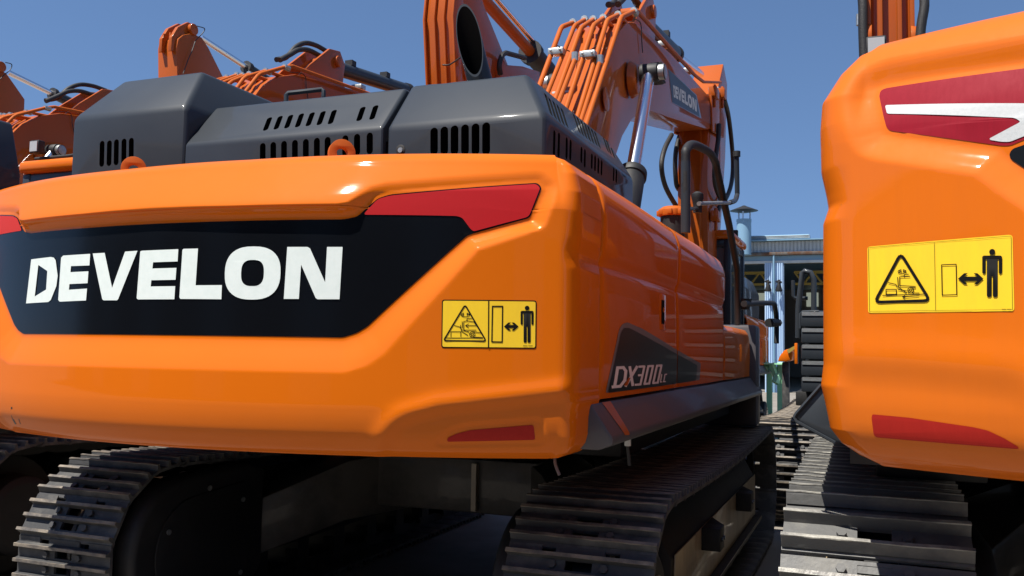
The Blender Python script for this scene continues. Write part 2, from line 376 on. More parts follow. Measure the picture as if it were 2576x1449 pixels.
def make_tracks(root, cx, yr, shoes=True, xoff=1.3, r=.435, pitch=.2055, meshes=None, rise=0):
    for sgn in (-1, 1):
        xc = cx+sgn*xoff; zc = .055+r; y0 = yr+r+.055; y1 = y0+3.98
        path = track_path(y0, y1, zc, r, .035)
        if rise: path[:, 1] += np.where(path[:, 1] > zc, rise*np.clip((path[:, 0]-y0+.1)/1.5, 0, 1)*np.clip((y1-path[:, 0])/.8, 0, 1), 0)
        cl = np.vstack([path, path[:1]])
        seg = np.hypot(*np.diff(cl, axis=0).T); cum = np.r_[0, np.cumsum(seg)]; L = cum[-1]
        nn = round(L/pitch); ch = MB()
        # link chain: two bands of link plates just inside the shoes
        for xa in (-.115, .075):
            n_ = 160; vs = []; fs = []
            for i in range(n_):
                t = L*i/n_; y = np.interp(t, cum, cl[:, 0]); z = np.interp(t, cum, cl[:, 1])
                y2 = np.interp((t+.01) % L, cum, cl[:, 0]); z2 = np.interp((t+.01) % L, cum, cl[:, 1]); d = np.array((y2-y, z2-z)); d /= np.hypot(*d)
                nx_, nz_ = -d[1], d[0]
                hgt = .075 if (i % 4) else .06
                for xx in (xa, xa+.04):
                    vs += [(xc+xx, y+nx_*-.004*-1*0-nx_*.0, z-nz_*.0), (xc+xx, y-nx_*hgt, z-nz_*hgt)]
            for i in range(n_):
                a = i*4; b = ((i+1) % n_)*4
                fs += [(a, a+1, b+1, b), (a+2, b+2, b+3, a+3), (a+1, a+3, b+3, b+1), (a, b, b+2, a+2)]
            ch.add(vs, fs, M_matblk)
        # drive sprocket and idler rims
        for yy in (y0, y1):
            ch.tube([(xc-.05, yy, zc), (xc+.05, yy, zc)], r-.075, M_matblk, n=28)
        cobj = ch.build('track_chain', root)
        if shoes:
            for k in range(nn):
                t = (k+.35)*L/nn; y = np.interp(t, cum, cl[:, 0]); z = np.interp(t, cum, cl[:, 1])
                ta = (t-.06) % L; tb = (t+.06) % L
                d = Vector((0, np.interp(tb, cum, cl[:, 0])-np.interp(ta, cum, cl[:, 0]), np.interp(tb, cum, cl[:, 1])-np.interp(ta, cum, cl[:, 1]))).normalized()
                nrm = Vector((-1, 0, 0)).cross(d)*-1  # outward
                cen = Vector((0, (y0+y1)/2, zc)); 
                if nrm.dot(Vector((0, y, z))-Vector((0, min(max(y, y0), y1), zc))) < 0: nrm = -nrm
                x_ax = d.cross(nrm)
                o = bpy.data.objects.new('track_shoe', (meshes or SHOES)[k % 3]); C.objects.link(o); o.parent = cobj
                o.matrix_local = Matrix.Translation(Vector((xc, y, z))-org(root)) @ Matrix((x_ax, d, nrm)).transposed().to_4x4()
        # track frame: box beam with sloped top
        inn = -sgn
        fr = MB(); ya, yb = y0+.42, y1-.35
        for (xa, xb) in ((xc-.20, xc+.20),):
            prof = [(xa, .30), (xa, .60), (xa+.11, .80), (xb-.11, .80), (xb, .60), (xb, .30)]
            fr.prism([(p[0], ya, p[1]) for p in prof], (0, yb-ya, 0), M_matblk)
        tf = fr.build('track_frame', root, bevel=.008)
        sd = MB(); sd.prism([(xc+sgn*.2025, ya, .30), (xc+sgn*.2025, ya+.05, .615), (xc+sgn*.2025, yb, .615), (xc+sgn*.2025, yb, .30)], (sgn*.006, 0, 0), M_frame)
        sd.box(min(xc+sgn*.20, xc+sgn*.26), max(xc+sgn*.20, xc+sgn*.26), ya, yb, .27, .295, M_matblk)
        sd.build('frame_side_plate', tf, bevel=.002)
        for yy in (ya+.75, ya+2.1):
            gd = MB(); gd.box(min(xc+sgn*.209, xc+sgn*.31), max(xc+sgn*.209, xc+sgn*.31), yy, yy+.14, .50, .62, M_matblk)
            gd.prism([(xc+sgn*.209, yy+.14, .60), (xc+sgn*.209, yy+.36, .60), (xc+sgn*.31, yy+.14, .60)], (0, 0, .02), M_matblk)
            for q in (.035, .095): gd.tube([(xc+sgn*.31, yy+q, .56), (xc+sgn*.322, yy+q, .56)], .012, M_zinc, n=8)
            gd.build('step_bracket', tf, bevel=.003)
        for k in range(8):
            rl = MB(); yy = y0+.45+k*.44
            rl.tube([(xc-.16, yy, .18), (xc-.10, yy, .18), (xc-.0999, yy, .15), (xc+.0999, yy, .15), (xc+.10, yy, .18), (xc+.16, yy, .18)], [.085, .085, .065, .065, .085, .085], M_matblk, n=18)
            rl.box(xc-.17, xc+.17, yy-.06, yy+.06, .16, .30, M_matblk)
            rl.build('track_roller', tf)
        # sprocket hub seen from the outer side, cover plate with bolts on the inner side
        hb = MB(); hb.tube([(xc+sgn*.05, y0, zc), (xc+sgn*.20, y0, zc), (xc+sgn*.22, y0, zc)], [.25, .24, .20], M_matblk, n=36)
        hub = hb.build('drive_hub', root, bevel=.004)
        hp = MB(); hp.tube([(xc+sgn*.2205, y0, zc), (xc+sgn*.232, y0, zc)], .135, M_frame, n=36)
        for k in range(12):
            a = k*math.pi/6; hp.tube([(xc+sgn*.232, y0+.105*math.cos(a), zc+.105*math.sin(a)), (xc+sgn*.238, y0+.105*math.cos(a), zc+.105*math.sin(a))], .009, M_matblk, n=6)
        hp.build('hub_plate', hub)
        mc = MB(); xi = xc+inn*.24
        out = [(y0-.02+.37*math.cos(a), zc+.02+.37*math.sin(a)) for a in np.linspace(math.pi*.52, math.pi*1.5, 22)]
        out += [(y0+.45, .14), (y0+.62, .30), (y0+.62, .86), (y0+.45, .90)]
        mc.prism([(xi, p[0], p[1]) for p in out], (inn*.14, 0, 0), M_matblk)
        cov = mc.build('motor_cover', root, bevel=.035, segs=4)
        bl = MB()
        ip = [(y0+.02+.27*math.cos(a), zc+.01+.27*math.sin(a)) for a in np.linspace(math.pi*.52, math.pi*1.5, 18)]+[(y0+.38, .20), (y0+.46, .28), (y0+.46, .76), (y0+.4, .80)]
        bl.prism([(xi+inn*.1402, p[0], p[1]) for p in ip], (inn*.012, 0, 0), M_matblk)
        bl.build('cover_plate', cov, bevel=.005)
        for (yy, zz) in ((y0-.17, .62), (y0+.12, .80), (y0+.40, .70), (y0-.14, .34), (y0+.16, .22), (y0+.40, .30)):
            b2 = MB(); b2.tube([(xi+inn*.152, yy, zz), (xi+inn*.160, yy, zz)], .014, M_zinc, n=10); b2.build('cover_bolt', cov)
def body_side(root, sgn, cx, hw, yf, flare=.08):
    """side panels; local profile extruded in Y"""
    x = cx+sgn*hw
    def pf(zlow, ztop):
        p = [(0, zlow), (.004, 1.60), (.0, 1.83), (-.006, 1.862), (-.004, 1.885), (.008, 1.925), (.012, 2.02), (.010, 2.09), (-.012, 2.155), (-.034, 2.185), (-.060, 2.205), (-.105, 2.222), (-.17, 2.230), (-.42, 2.235)]
        return p
    def panel(y0, y1, name='side_panel', low=False, z0=1.385):
        pr = pf(z0, 0); mb = MB()
        if low: pr = [(0, z0), (.004, 1.55), (0, 1.68), (-.02, 1.735), (-.08, 1.76), (-.42, 1.77)]
        q = [Vector((a, b)) for a, b in pr]; q2 = [Vector((p.x, p.y, 0)) for p in q]; cc = catmull(q2, 4)
        ny = max(2, int((y1-y0)/.15)); vs = []; fs = []
        ed = .008
        ysl = [y0, y0+.003, y0+.010]+list(np.linspace(y0+.05, y1-.05, ny))+[y1-.010, y1-.003, y1]
        ins = [.016, .004, .0]+[0]*ny+[0, .004, .016]
        for yy, ii in zip(ysl, ins):
            bow = .006*math.sin(math.pi*(yy-y0)/(y1-y0))
            for p in cc: vs.append((x+sgn*(p.x-ii+bow), yy, p.y-(ii if p.y > 2.15 or (low and p.y > 1.72) else 0)))
        n = len(cc)
        for i in range(len(ysl)-1):
            for j in range(n-1): fs.append((i*n+j, i*n+j+1, (i+1)*n+j+1, (i+1)*n+j))
        mb.add(vs, fs, M_org); return mb.build(name, root, auto=60)
    a = panel(3.125, 4.505); b = panel(4.517, 6.08); c_ = panel(6.092, yf, low=True)
    # sill
    xo = x+sgn*flare
    mb = MB(); mb.prism([(x-sgn*.02, 3.02, 1.375), (x+sgn*.004, 3.02, 1.372), (xo, 3.02, 1.262), (xo, 3.02, 1.235), (xo-sgn*.05, 3.02, 1.215), (x-sgn*.3, 3.02, 1.215), (x-sgn*.3, 3.02, 1.375)], (0, yf+.2-3.02, 0), M_sill)
    s_ = mb.build('side_sill', root, bevel=.008)
    lt = MB(); lt.box(min(x+sgn*.0, x+sgn*.011), max(x, x+sgn*.011), 4.08, 4.20, 1.66, 1.83, M_org); la = lt.build('latch_plate', a, bevel=.004)
    lt = MB(); lt.box(min(x+sgn*.0115, x+sgn*.0135), max(x+sgn*.0115, x+sgn*.0135), 4.10, 4.16, 1.69, 1.80, M_hole); lt.build('latch_recess', la)
    lt = MB(); lt.tube([(x+sgn*.0135, 4.135, 1.755), (x+sgn*.017, 4.135, 1.755)], .012, M_org, n=12); lt.build('latch_button', la)
    return a, b, c_, s_

def make_cab(root, x0, x1, y0, y1):
    mb = MB(); zt = 3.22
    f_ = MB()
    for (x, y) in ((x0, y0), (x1, y0), (x0, y1), (x1, y1)):
        sx = .10 if x == x0 else -.10; sy = .12 if y == y0 else -.12
        f_.box(min(x, x+sx), max(x, x+sx), min(y, y+sy), max(y, y+sy), 2.0, zt, M_grey)
    f_.box(x0, x1, y0, y1, 1.25, 2.0, M_grey); f_.box(x0+.01, x1-.01, y0+.01, y1-.01, zt-.12, zt, M_grey)
    fr = f_.build('cab_frame', root, bevel=.02)
    for k, b in enumerate(((x0+.1, x1-.1, y0+.03, y0+.036), (x0+.1, x1-.1, y1-.036, y1-.03), (x0+.03, x0+.036, y0+.12, y1-.12), (x1-.036, x1-.03, y0+.12, y1-.12))):
        q = MB(); q.box(b[0], b[1], b[2], b[3], 2.0, zt-.12, M_glass); q.build('cab_window', root)
    r = MB(); r.prism([(x0-.03, y0-.04, zt), (x1+.03, y0-.04, zt), (x1+.03, y1+.06, zt), (x0-.03, y1+.06, zt)], (0, 0, .13), M_org); r.build('cab_roof', root, bevel=.05, segs=3)
    # guards and work lamp on the roof
    q = MB(); q.tube([(x0+.05, y0+.1, zt+.17), (x0+.5, y0+.1, zt+.17), (x0+.62, y0+.15, zt+.20), (x1-.1, y0+.15, zt+.17)], .018, M_matblk); q.build('roof_rail', root)
    q = MB(); q.box(x0+.10, x0+.22, y0-.02, y0+.06, zt+.20, zt+.33, M_matblk); l = q.build('work_lamp', root, bevel=.012)
    q = MB(); q.box(x0+.112, x0+.208, y0-.028, y0-.021, zt+.215, zt+.315, M_lens); q.build('lamp_lens', l)

def make_base(root, cx, sy, shoes=True, flare_l=.08):
    """everything in world coordinates of excavator A (cx, sy)"""
    make_tracks(root, cx, sy-2.45, shoes)
    # car body between the tracks
    mb = MB(); mb.box(cx-.55, cx+.55, sy-.75, sy+.95, .58, .90, M_carb); mb.tube([(cx, sy, .90), (cx, sy, 1.14)], .62, M_carb, n=48)
    for s1 in (-1, 1):
        for s2 in (-1, 1):
            a = Vector((cx+s1*.45, sy+s2*.35, 0)); b = Vector((cx+s1*1.12, sy+s2*1.25, 0)); d = (b-a).normalized(); nn = Vector((-d.y, d.x, 0))*.19
            arch = [(a, .93), ((a+b)/2, .86), (b, .66), (b, .34), ((a+b)/2, .50), (a, .56)]
            p = [Vector((q.x, q.y, z))-nn for q, z in arch]; mb.prism(p, nn*2, M_carb)
    cb = mb.build('car_body', root, bevel=.012)
    st_ = MB(); st_.box(cx-.551-.4, cx-.515-.4, sy-.905, sy-.90, .60, .655, M_lens); st_.build('inspection_sticker', cb)
    lb = MB(); lb.box(cx-1.02, cx-.97, sy-1.42, sy-1.415, .64, .71, M_lens)
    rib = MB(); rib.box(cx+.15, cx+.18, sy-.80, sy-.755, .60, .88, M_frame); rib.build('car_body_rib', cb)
    # belly plate & main frame
    mb = MB(); mb.box(cx-1.38, cx+1.38, sy-2.55, sy+1.75, 1.215, 1.38, M_matblk); mb.box(cx-.46, cx+.52, sy-2.4, sy+1.6, 1.14, 1.212, M_matblk)
    mb.box(cx-1.25, cx-.50, sy-2.5, sy+.1, 1.383, 2.10, M_matblk); mb.box(cx+.5, cx+1.25, sy-2.5, sy+1.7, 1.383, 1.72, M_matblk)
    mb.box(cx-.49, cx+.49, sy-2.5, sy-.2, 1.383, 2.10, M_matblk); mb.box(cx+.5, cx+1.15, sy-2.5, sy+.3, 1.723, 2.10, M_matblk)
    mb.build('main_frame', root)
    dk = MB(); dk.box(cx-1.30, cx+1.30, sy-2.5, sy+.25, 2.212, 2.222, M_grey); dk.build('deck_plate', root)
    for s1 in (-1, 1):
        q = MB(); q.box(cx+s1*1.1-.2, cx+s1*1.1+.2, sy-1.7, sy+1.75, 1.075, 1.2125, M_matblk); q.build('lower_guard', root, bevel=.01)
    # drain hoses below
    q = MB(); q.tube(catmull([Vector((cx+1.33, sy-2.72, 1.20)), Vector((cx+1.335, sy-2.74, 1.165)), Vector((cx+1.355, sy-2.75, 1.125))], 4), .0055, M_gry2, n=8); q.build('drain_hose', root)
    q = MB(); q.tube([(cx+1.49, sy-2.33, 1.225), (cx+1.49, sy-2.33, 1.195)], .013, M_lens, n=10); q.tube([(cx+1.49, sy-2.33, 1.195), (cx+1.498, sy-2.33, 1.12)], .007, M_rub, n=8); q.build('drain_valve', root)
    R_ = body_side(root, 1, cx, 1.46, sy+1.72); L_ = body_side(root, -1, cx, 1.46, sy+1.72, flare_l)
    return R_
LBL = 'orange crawler excavator '
A = thing('excavator', 'orange excavator in the foreground with big white lettering on its black rear panel', 'excavator', (AX, AY, 0), 'excavators parked in the facing rows')
RP = make_base(A, AX, AY)
make_cab(A, AX-1.42, AX-.40, AY+.30, AY+1.85)
GRP = 'excavators parked in the facing rows'
def clone(loc, label, rot=False, skip=()):
    c = copy_tree(A, None, loc, skip); c['label'] = label; c['category'] = 'excavator'; c['group'] = GRP
    ORIG[c.name] = Vector(loc)
    if rot: c.rotation_euler.z = math.pi; ROT.add(c.name)
    return c
B = clone((1.32, AY-.13, 0), 'orange excavator cut off by the right edge, with dark red and white rear reflector', False, ('side_panel', 'side_sill', 'track_chain', 'track_frame', 'drive_hub', 'motor_cover'))
make_tracks(B, 1.32, 3.10, True, 1.31, .475, .232, BIGSHOES, .07)
Cc = clone((AX-4.0, AY+.33, 0), 'orange excavator next behind on the left, its cab roof and ribbed boom above the counterweight', False, ('hub_plate',))
Dd = clone((AX-8.05, AY+.75, 0), 'orange excavator farthest left, only its boom arch and black hoses in view')
H = clone((.63, 10.95, 0), 'excavator facing the camera between the two near ones, with black steps and handrail', True, ('side_panel', 'side_sill', 'cab_frame', 'cab_window', 'cab_roof', 'roof_rail', 'work_lamp', 'main_frame', 'deck_plate'))
E1 = clone((-3.25, 14.9, 0), 'excavator opposite whose tall arm rises behind the exhaust pipe', True, ('track_shoe', 'track_roller'))
E2 = clone((-10.9, 19.5, 0), 'excavator opposite whose arm top stands above the big charcoal box', True, ('track_shoe', 'track_roller'))
E3 = clone((-15.1, 20.2, 0), 'excavator opposite whose arm top touches the left edge of the photo', True, ('track_shoe', 'track_roller'))

# ------------------------------------------------------------------ counterweight of A
profA = [(.30, 2.236), (.19, 2.230), (.150, 2.218), (.122, 2.200), (.100, 2.170), (.045, 2.095), (.012, 2.045), (.002, 2.015), (.0, 1.99), (.0, 1.60), (.0, 1.40), (.002, 1.34), (.010, 1.29), (.020, 1.262), (.036, 1.238), (.056, 1.215), (.085, 1.198), (.12, 1.190), (.30, 1.188)]
innerA = []; lowA = []; DEP = .042
PZ, PI_ = zip(*sorted((v.y, v.x) for v in catmull([Vector((i_, z_, 0)) for i_, z_ in profA], 6)))
def dispA(x, z, a):
    ax = np.abs(x); d = np.zeros(x.shape)
    if innerA:
        s_ = sdf(innerA, x, z)
        wl = np.interp(z, [1.50, 1.75, 1.95, 2.15], [.105, .070, .038, .034])
        t = np.clip((s_-.012)/wl, 0, 1); t = .7*t+.3*sst(t); ins = np.interp(z, PZ, PI_)*(1-.42*np.clip((ax-.3)/1.1, 0, 1)*sst((z-1.85)/.12)); d += (np.maximum(DEP, ins*.45+.030)-ins*.92)*(1-t)*sst((.86-a)/.3)
        # inset of the slanted top must vanish inside the recess: floor stays flat
    if lowA:
        s2 = sdf(lowA, ax, z); t = sst(s2/.05); d += (.011*(1-t)-.008*np.exp(-((s2-.055)/.030)**2))
        s3 = sdf(lowB, ax, z); t = sst(s3/.02); d += .008*(1-t)*(a < .9)
    return d
sideA = [(1.188, .30), (1.19, .12), (1.198, .07), (1.215, .038), (1.24, .018), (1.27, .010), (1.33, .008), (1.355, .004), (1.385, -.004), (1.42, 0), (1.83, 0), (1.862, .005), (1.885, .006), (1.935, -.002), (2.02, -.006), (2.09, -.002), (2.155, .016), (2.185, .036), (2.207, .062), (2.224, .105), (2.232, .145), (2.236, .18)]
cwA = CW(AX, 2.445, 1.46, 2.95, .100, 3.115, profA, dispA, sideA)
def U2(surf, pts, depth=None): return [surf.unp(*p, depth=depth) for p in pts]
def sym(right):  # right half polygon listed from the middle top clockwise to the middle bottom
    return right+[(-x, z) for x, z in right[::-1]]
rp = [(455, 566), (600, 556), (870, 552), (906, 545), (955, 499), (985, 489), (1354, 459), (1367, 471), (1346, 548), (1200, 588), (1186, 593), (932, 822), (905, 838), (870, 849), (480, 849)]
inn = U2(cwA, rp, DEP); inn[0] = (0, inn[1][1]+.004); inn[-1] = (0, inn[-2][1]); 
panelA = fillet(sym(inn), .012)
innerA_ = sym(inn)
redA = fillet(U2(cwA, [(921, 540), (956, 501), (986, 492), (1351, 462), (1363, 472), (1343, 545), (1203, 582), (1195, 576), (1174, 548), (1160, 543)], DEP), .012)
lowr = [(1125, 1103), (1150, 1092), (1185, 1083), (1347, 1069), (1348, 1108), (1122, 1113)]
lowrA = fillet(U2(cwA, lowr, .02), .008)
lowp = [(960, 1118), (1010, 1075), (1100, 1052), (1440, 1022), (1470, 1120), (1440, 1122)]
lowA_ = U2(cwA, [(975, 1130), (1020, 1080), (1110, 1055), (1280, 1036), (1442, 1020)], .0)
lowA_ = [(lowA_[0][0]-.04, 1.0)]+lowA_+[(1.75, lowA_[-1][1]), (1.75, 1.0)]
lowA_ = fillet(lowA_, .04)
lowB = [(p[0], p[1]) for p in fillet(U2(cwA, [(1100, 1118), (1130, 1090), (1180, 1075), (1360, 1060), (1362, 1114)], .02), .01)]
innerA[:] = innerA_; lowA[:] = lowA_; cwA.tab = None
print('inner', [(round(a, 3), round(b, 3)) for a, b in inn], 'low', [(round(a, 2), round(b, 2)) for a, b in lowA_[::6]])
oA = cwA.build(A, 'counterweight', M_org)
pan = decal('black_panel', [[panelA]], cwA.surf, M_blk, oA, .0015)
mir = lambda l: [(-x, z) for x, z in l]
decal('rear_reflector', [[redA]], cwA.surf, M_red, oA, .0035)
decal('rear_reflector', [[mir(redA)]], cwA.surf, M_redo, oA, .0035)
decal('lower_reflector', [[lowrA]], cwA.surf, M_red2, oA, .002)
decal('lower_reflector', [[mir(lowrA)]], cwA.surf, M_red2, oA, .002)
# lettering
letters = {
 'D': [[(187, 345), (300, 331), (318, 335), (328, 350), (340, 440), (332, 500), (300, 580), (285, 592), (157, 600)], [(228, 377), (280, 412), (273, 520), (207, 560)]],
 'E': [[(372, 323), (528, 313), (524, 380), (417, 384), (414, 419), (518, 414), (513, 483), (408, 488), (405, 521), (510, 514), (504, 583), (352, 590), (343, 580), (360, 335)]],
 'V': [[(543, 311), (612, 307), (655, 510), (730, 300), (802, 295), (690, 575), (683, 582), (605, 582), (598, 575)]],
 'E2': [[(826, 295), (1038, 286), (1034, 357), (892, 362), (888, 398), (1027, 394), (1022, 463), (882, 466), (878, 502), (1020, 500), (1015, 576), (805, 577), (797, 570), (818, 300)]],
 'L': [[(1068, 284), (1152, 282), (1138, 495), (1290, 494), (1287, 576), (1050, 574), (1044, 565), (1062, 290)]],
 'O': [sup(1468, 424, 161, 154, 2.5, 44, .035), sup(1467, 424, 66, 76, 2.8, 30, .035)],
 'N': [[(1668, 273), (1785, 273), (1800, 282), (1887, 478), (1898, 273), (1988, 273), (1970, 576), (1842, 576), (1832, 568), (1748, 375), (1735, 574), (1648, 574)]]}
for k, lp in letters.items():
    decal('raised_letter', [[U2(cwA, [Z4(*p) for p in l], DEP) for l in lp]], cwA.surf, M_wht, oA, .004)
# warning sign pictograms, in zoom pixels
def person(cx, top, h, w_):
    """standing figure filling w_ x h from top"""
    u = h
    pol = [[circ(cx, top+.07*u, .062*u, 16)]]
    b = [(-.5, .17), (-.42, .145), (.42, .145), (.5, .17), (.5, .50), (.40, .53), (.33, .50), (.33, .22), (.27, .22), (.27, .97), (.22, 1), (.08, 1), (.03, .97), (.03, .57), (-.03, .57), (-.03, .97), (-.08, 1), (-.22, 1), (-.27, .97), (-.27, .22), (-.33, .22), (-.33, .50), (-.40, .53), (-.5, .50)]
    pol.append([[(cx+a*w_, top+c*u) for a, c in b]]); return pol
def arrow2(x0, x1, y, hh):
    m = hh
    return [[[(x0, y), (x0+m*1.1, y-m), (x0+m*1.75, y-m), (x0+m*1.1, y-m*.38), (x1-m*1.1, y-m*.38), (x1-m*1.75, y-m), (x1-m*1.1, y-m), (x1, y), (x1-m*1.1, y+m), (x1-m*1.75, y+m), (x1-m*1.1, y+m*.38), (x0+m*1.1, y+m*.38), (x0+m*1.75, y+m), (x0+m*1.1, y+m)]]]
def sign(parent, surf, Zf, frame, inset_, divider, tri, triw, rect, rectw, arr, per, fine, finew, border=True, label=None, tiny=None):
    fx = lambda pts: U2(surf, [Zf(*p) for p in pts])
    base = decal('warning_sign', [[fillet(fx(frame), .008)]], surf.surf, M_ink if border else M_yel, parent, .0012, label=label)
    if border: decal('sign_face', [[fillet(fx(inset_), .006)]], surf.surf, M_yel, parent, .0022)
    ink = []
    for pl in stroke(divider, rectw*.9 if border else 1.6): ink.append([fx(l) for l in pl])
    if not border:
        for pl in stroke(inset_, 1.6, True): ink.append([fx(l) for l in pl])
    T = fillet(tri, triw*2.2)
    for pl in stroke(T, triw, True): ink.append([fx(l) for l in pl])
    for pl in stroke(rect, rectw, True): ink.append([fx(l) for l in pl])
    for pl in arr+per: ink.append([fx(l) for l in pl])
    for ln in fine:
        for pl in stroke(ln, finew): ink.append([fx(l) for l in pl])
    if tiny:
        x0, x1, y = tiny; n = 11
        for i in range(n):
            if i == 5: continue
            xx = x0+(x1-x0)*i/n; ink.append([fx([(xx, y-2), (xx+(x1-x0)/n*.6, y-2), (xx+(x1-x0)/n*.6, y+2), (xx, y+2)])])
    decal('pictogram', ink, surf.surf, M_ink, parent, .0032, step=.12)
fineA = [[(497, 732), (506, 727), (506, 737), (497, 732)], [(532, 732), (522, 727), (522, 737), (532, 732)], circ(514, 734, 19, 14, 10)[0:8],
  [(465, 782), (490, 789), (496, 800)], [(493, 781), (497, 808), (525, 826)], [(495, 800), (530, 812)], [(500, 765), (501, 792)],
  [(450, 832), (450, 810), (494, 810), (494, 832)], [(430, 838), (592, 838)], [(507, 765), (507, 800), (512, 803), (562, 803)], [(507, 765), (520, 762), (522, 752), (545, 750)],
  [(515, 783), (560, 783)], [(515, 783), (528, 775)], [(515, 783), (528, 791)], circ(545, 822, 12, 14)+[(557, 822)], circ(545, 822, 6, 10), [(545, 810), (580, 815), (590, 818)], [(545, 834), (590, 836)], [(522, 762), (552, 766), (570, 792)]]
sign(oA, cwA, Z6, [(410, 667), (832, 671), (830, 886), (407, 882)], [(415, 672), (827, 676), (825, 881), (412, 877)], [(618, 672), (617, 880)],
     [(513, 690), (607, 852), (417, 850)], 6.5, [(635, 697), (680, 697), (678, 856), (632, 855)], 5.5, arrow2(686, 751, 787, 18), person(789, 693, 166, 58), fineA, 3.0, tiny=(772, 815, 873))
# lifting eyes and small caps on top
def eye(px, Y, wd=.034):
    o = P(px[0], px[1], Y=Y); mb = MB(); n = 18; Rr, ri = .050, .021; outl = []; hol = []
    cz = 2.235+.050
    prof = [(o.x-0, 0)]
    cx = o.x
    ring = [(cx+Rr*math.cos(a), cz+Rr*math.sin(a)*1.05) for a in np.linspace(-.25, math.pi+.25, n)]
    ring = [(cx+Rr, 2.16)]+ring+[(cx-Rr, 2.16)]
    hole = [(cx+ri*math.cos(a), cz+ri*math.sin(a)) for a in np.linspace(0, 2*math.pi, 15)[:-1]]
    for y in (Y, Y+wd):
        pass
    loops = [[Vector((a, Y, b)) for a, b in ring], [Vector((a, Y, b)) for a, b in hole]]
    tri = tessellate_polygon(loops); fl = [v for l in loops for v in l]; k = len(fl)
    vs = fl+[v+Vector((0, wd, 0)) for v in fl]; fs = [tuple(t) for t in tri]+[tuple(k+i for i in t[::-1]) for t in tri]
    nr = len(ring)
    for i in range(nr): j = (i+1) % nr; fs.append((i, j, k+j, k+i))
    for i in range(len(hole)): j = (i+1) % len(hole); fs.append((nr+i, nr+j, k+nr+j, k+nr+i))
    mb.add(vs, fs, M_orgm)
    ang = .75; cosg, sing = math.cos(ang), math.sin(ang)
    mb.v = [(cx+(v[0]-cx)*cosg-(v[1]-Y)*sing, Y+(v[0]-cx)*sing+(v[1]-Y)*cosg, v[2]) for v in mb.v]
    ob = mb.build('lifting_eye', A, auto=40, bevel=.004)
    return ob
eye((337, 405), 2.86); eye((862, 365), 2.86)
cap = P(478, 404, Y=2.9)
mb = MB(); mb.box(cap.x-.055, cap.x+.02, 2.87, 2.95, 2.22, 2.262, M_orgm); mb.build('top_lug', A, bevel=.006)
mb = MB(); mb.box(cap.x+.24, cap.x+.30, 2.87, 2.93, 2.22, 2.252, M_orgm); mb.build('top_lug', A, bevel=.006)
mb = MB(); mb.tube([(cap.x+.035, 2.93, 2.27), (cap.x+.085, 2.93, 2.27)], .028, M_rub, n=20); mb.build('rubber_stop', A, bevel=.005)
# scratches at the lower left of the counterweight
decal('scratch_mark', [[U2(cwA, [Z4(*p) for p in l])] for l in ([(65, 1200), (72, 1200), (97, 1300), (88, 1300)], [(108, 1268), (112, 1268), (122, 1300), (118, 1300)])], cwA.surf, M_grn, oA, .001)

# counterweight for C, D (same build, own copy)
for r_ in (Cc, Dd, E1, E2, E3):
    c = copy_tree(oA, r_); 
# ------------------------------------------------------------------ counterweight of B
profB = [(.34, 2.455), (.22, 2.450), (.17, 2.438), (.125, 2.410), (.09, 2.370), (.05, 2.30), (.012, 2.20), (.002, 2.14), (0, 2.09), (0, 1.60), (0, 1.46), (.004, 1.40), (.014, 1.35), (.035, 1.312), (.07, 1.280), (.11, 1.262), (.16, 1.250), (.34, 1.246)]
innerB = []; lowBB = []; lowBi = []
def dispB(x, z, a):
    ax = np.abs(x); d = np.zeros(x.shape)
    if innerB:
        s_ = sdf(innerB, x, z); wl = np.interp(z, [1.6, 1.9, 2.2], [.085, .07, .075])
        s_ = s_-.012; t = sst(s_/wl)*.5+.5*np.clip(s_/wl, 0, 1); d += .034*(1-t)*sst((.88-a)/.3)
    if lowBB:
        s2 = sdf(lowBB, ax, z); d += (.006*(1-sst(s2/.09))-.005*np.exp(-((s2-.095)/.05)**2))
    return d
sideB = [(1.246, .34), (1.25, .16), (1.28, .09), (1.31, .045), (1.35, .015), (1.42, .002), (1.47, -.009), (1.53, -.002), (1.93, .0), (1.975, .015), (2.01, .010), (2.08, -.004), (2.2, -.006), (2.28, .0), (2.36, .05), (2.41, .10), (2.445, .19), (2.455, .34)]
cwB = CW(1.32, 2.225, 1.44, 2.75, .17, 3.3, profB, dispB, sideB)
lf = lambda pts: [(-x, z) for x, z in pts]
rb = [Z8(*p) for p in [(2300, 335), (1765, 415), (835, 548), (800, 563), (792, 600), (838, 815), (855, 838), (890, 846), (1430, 918), (1590, 938), (1640, 985), (1765, 1080), (2050, 1270), (2300, 1320)]]
hb_ = U2(cwB, rb, .03); hb_ = [(min(x, 0), z) for x, z in hb_]
print('Bin', [(round(a, 3), round(b, 3)) for a, b in hb_])
hb_ = [p for p in hb_ if p[0] < -.25]
top0 = (0, 2.225); bot0 = (0, 1.70)
halfB = [top0]+hb_+[(-.62, 1.71), bot0]
innerB_ = halfB+[(-x, z) for x, z in halfB[::-1]]
redB = U2(cwB, [Z8(*p) for p in [(2000, 382), (1765, 415), (835, 548), (803, 563), (792, 600), (838, 815), (858, 840), (890, 846), (1430, 918), (1590, 940), (1640, 938), (1765, 887), (2000, 780)]], .03)
whB = U2(cwB, [Z8(*p) for p in [(1990, 668), (840, 668), (833, 676), (843, 722), (853, 728), (1670, 760), (1712, 785), (1508, 893), (1512, 903), (1585, 915), (1640, 915), (1765, 865), (1990, 760)]], .03)
greyB = U2(cwB, [Z8(*p) for p in [(2100, 800), (1765, 922), (1660, 958), (1640, 980), (1635, 1005), (1650, 1030), (1765, 1105), (2100, 1290)]], .03)
lowrB = U2(cwB, [Z7(*p) for p in [(345, 1034), (520, 1050), (830, 1096), (900, 1112), (980, 1150), (1050, 1192), (1052, 1204), (365, 1147), (352, 1135), (341, 1048)]], .02)
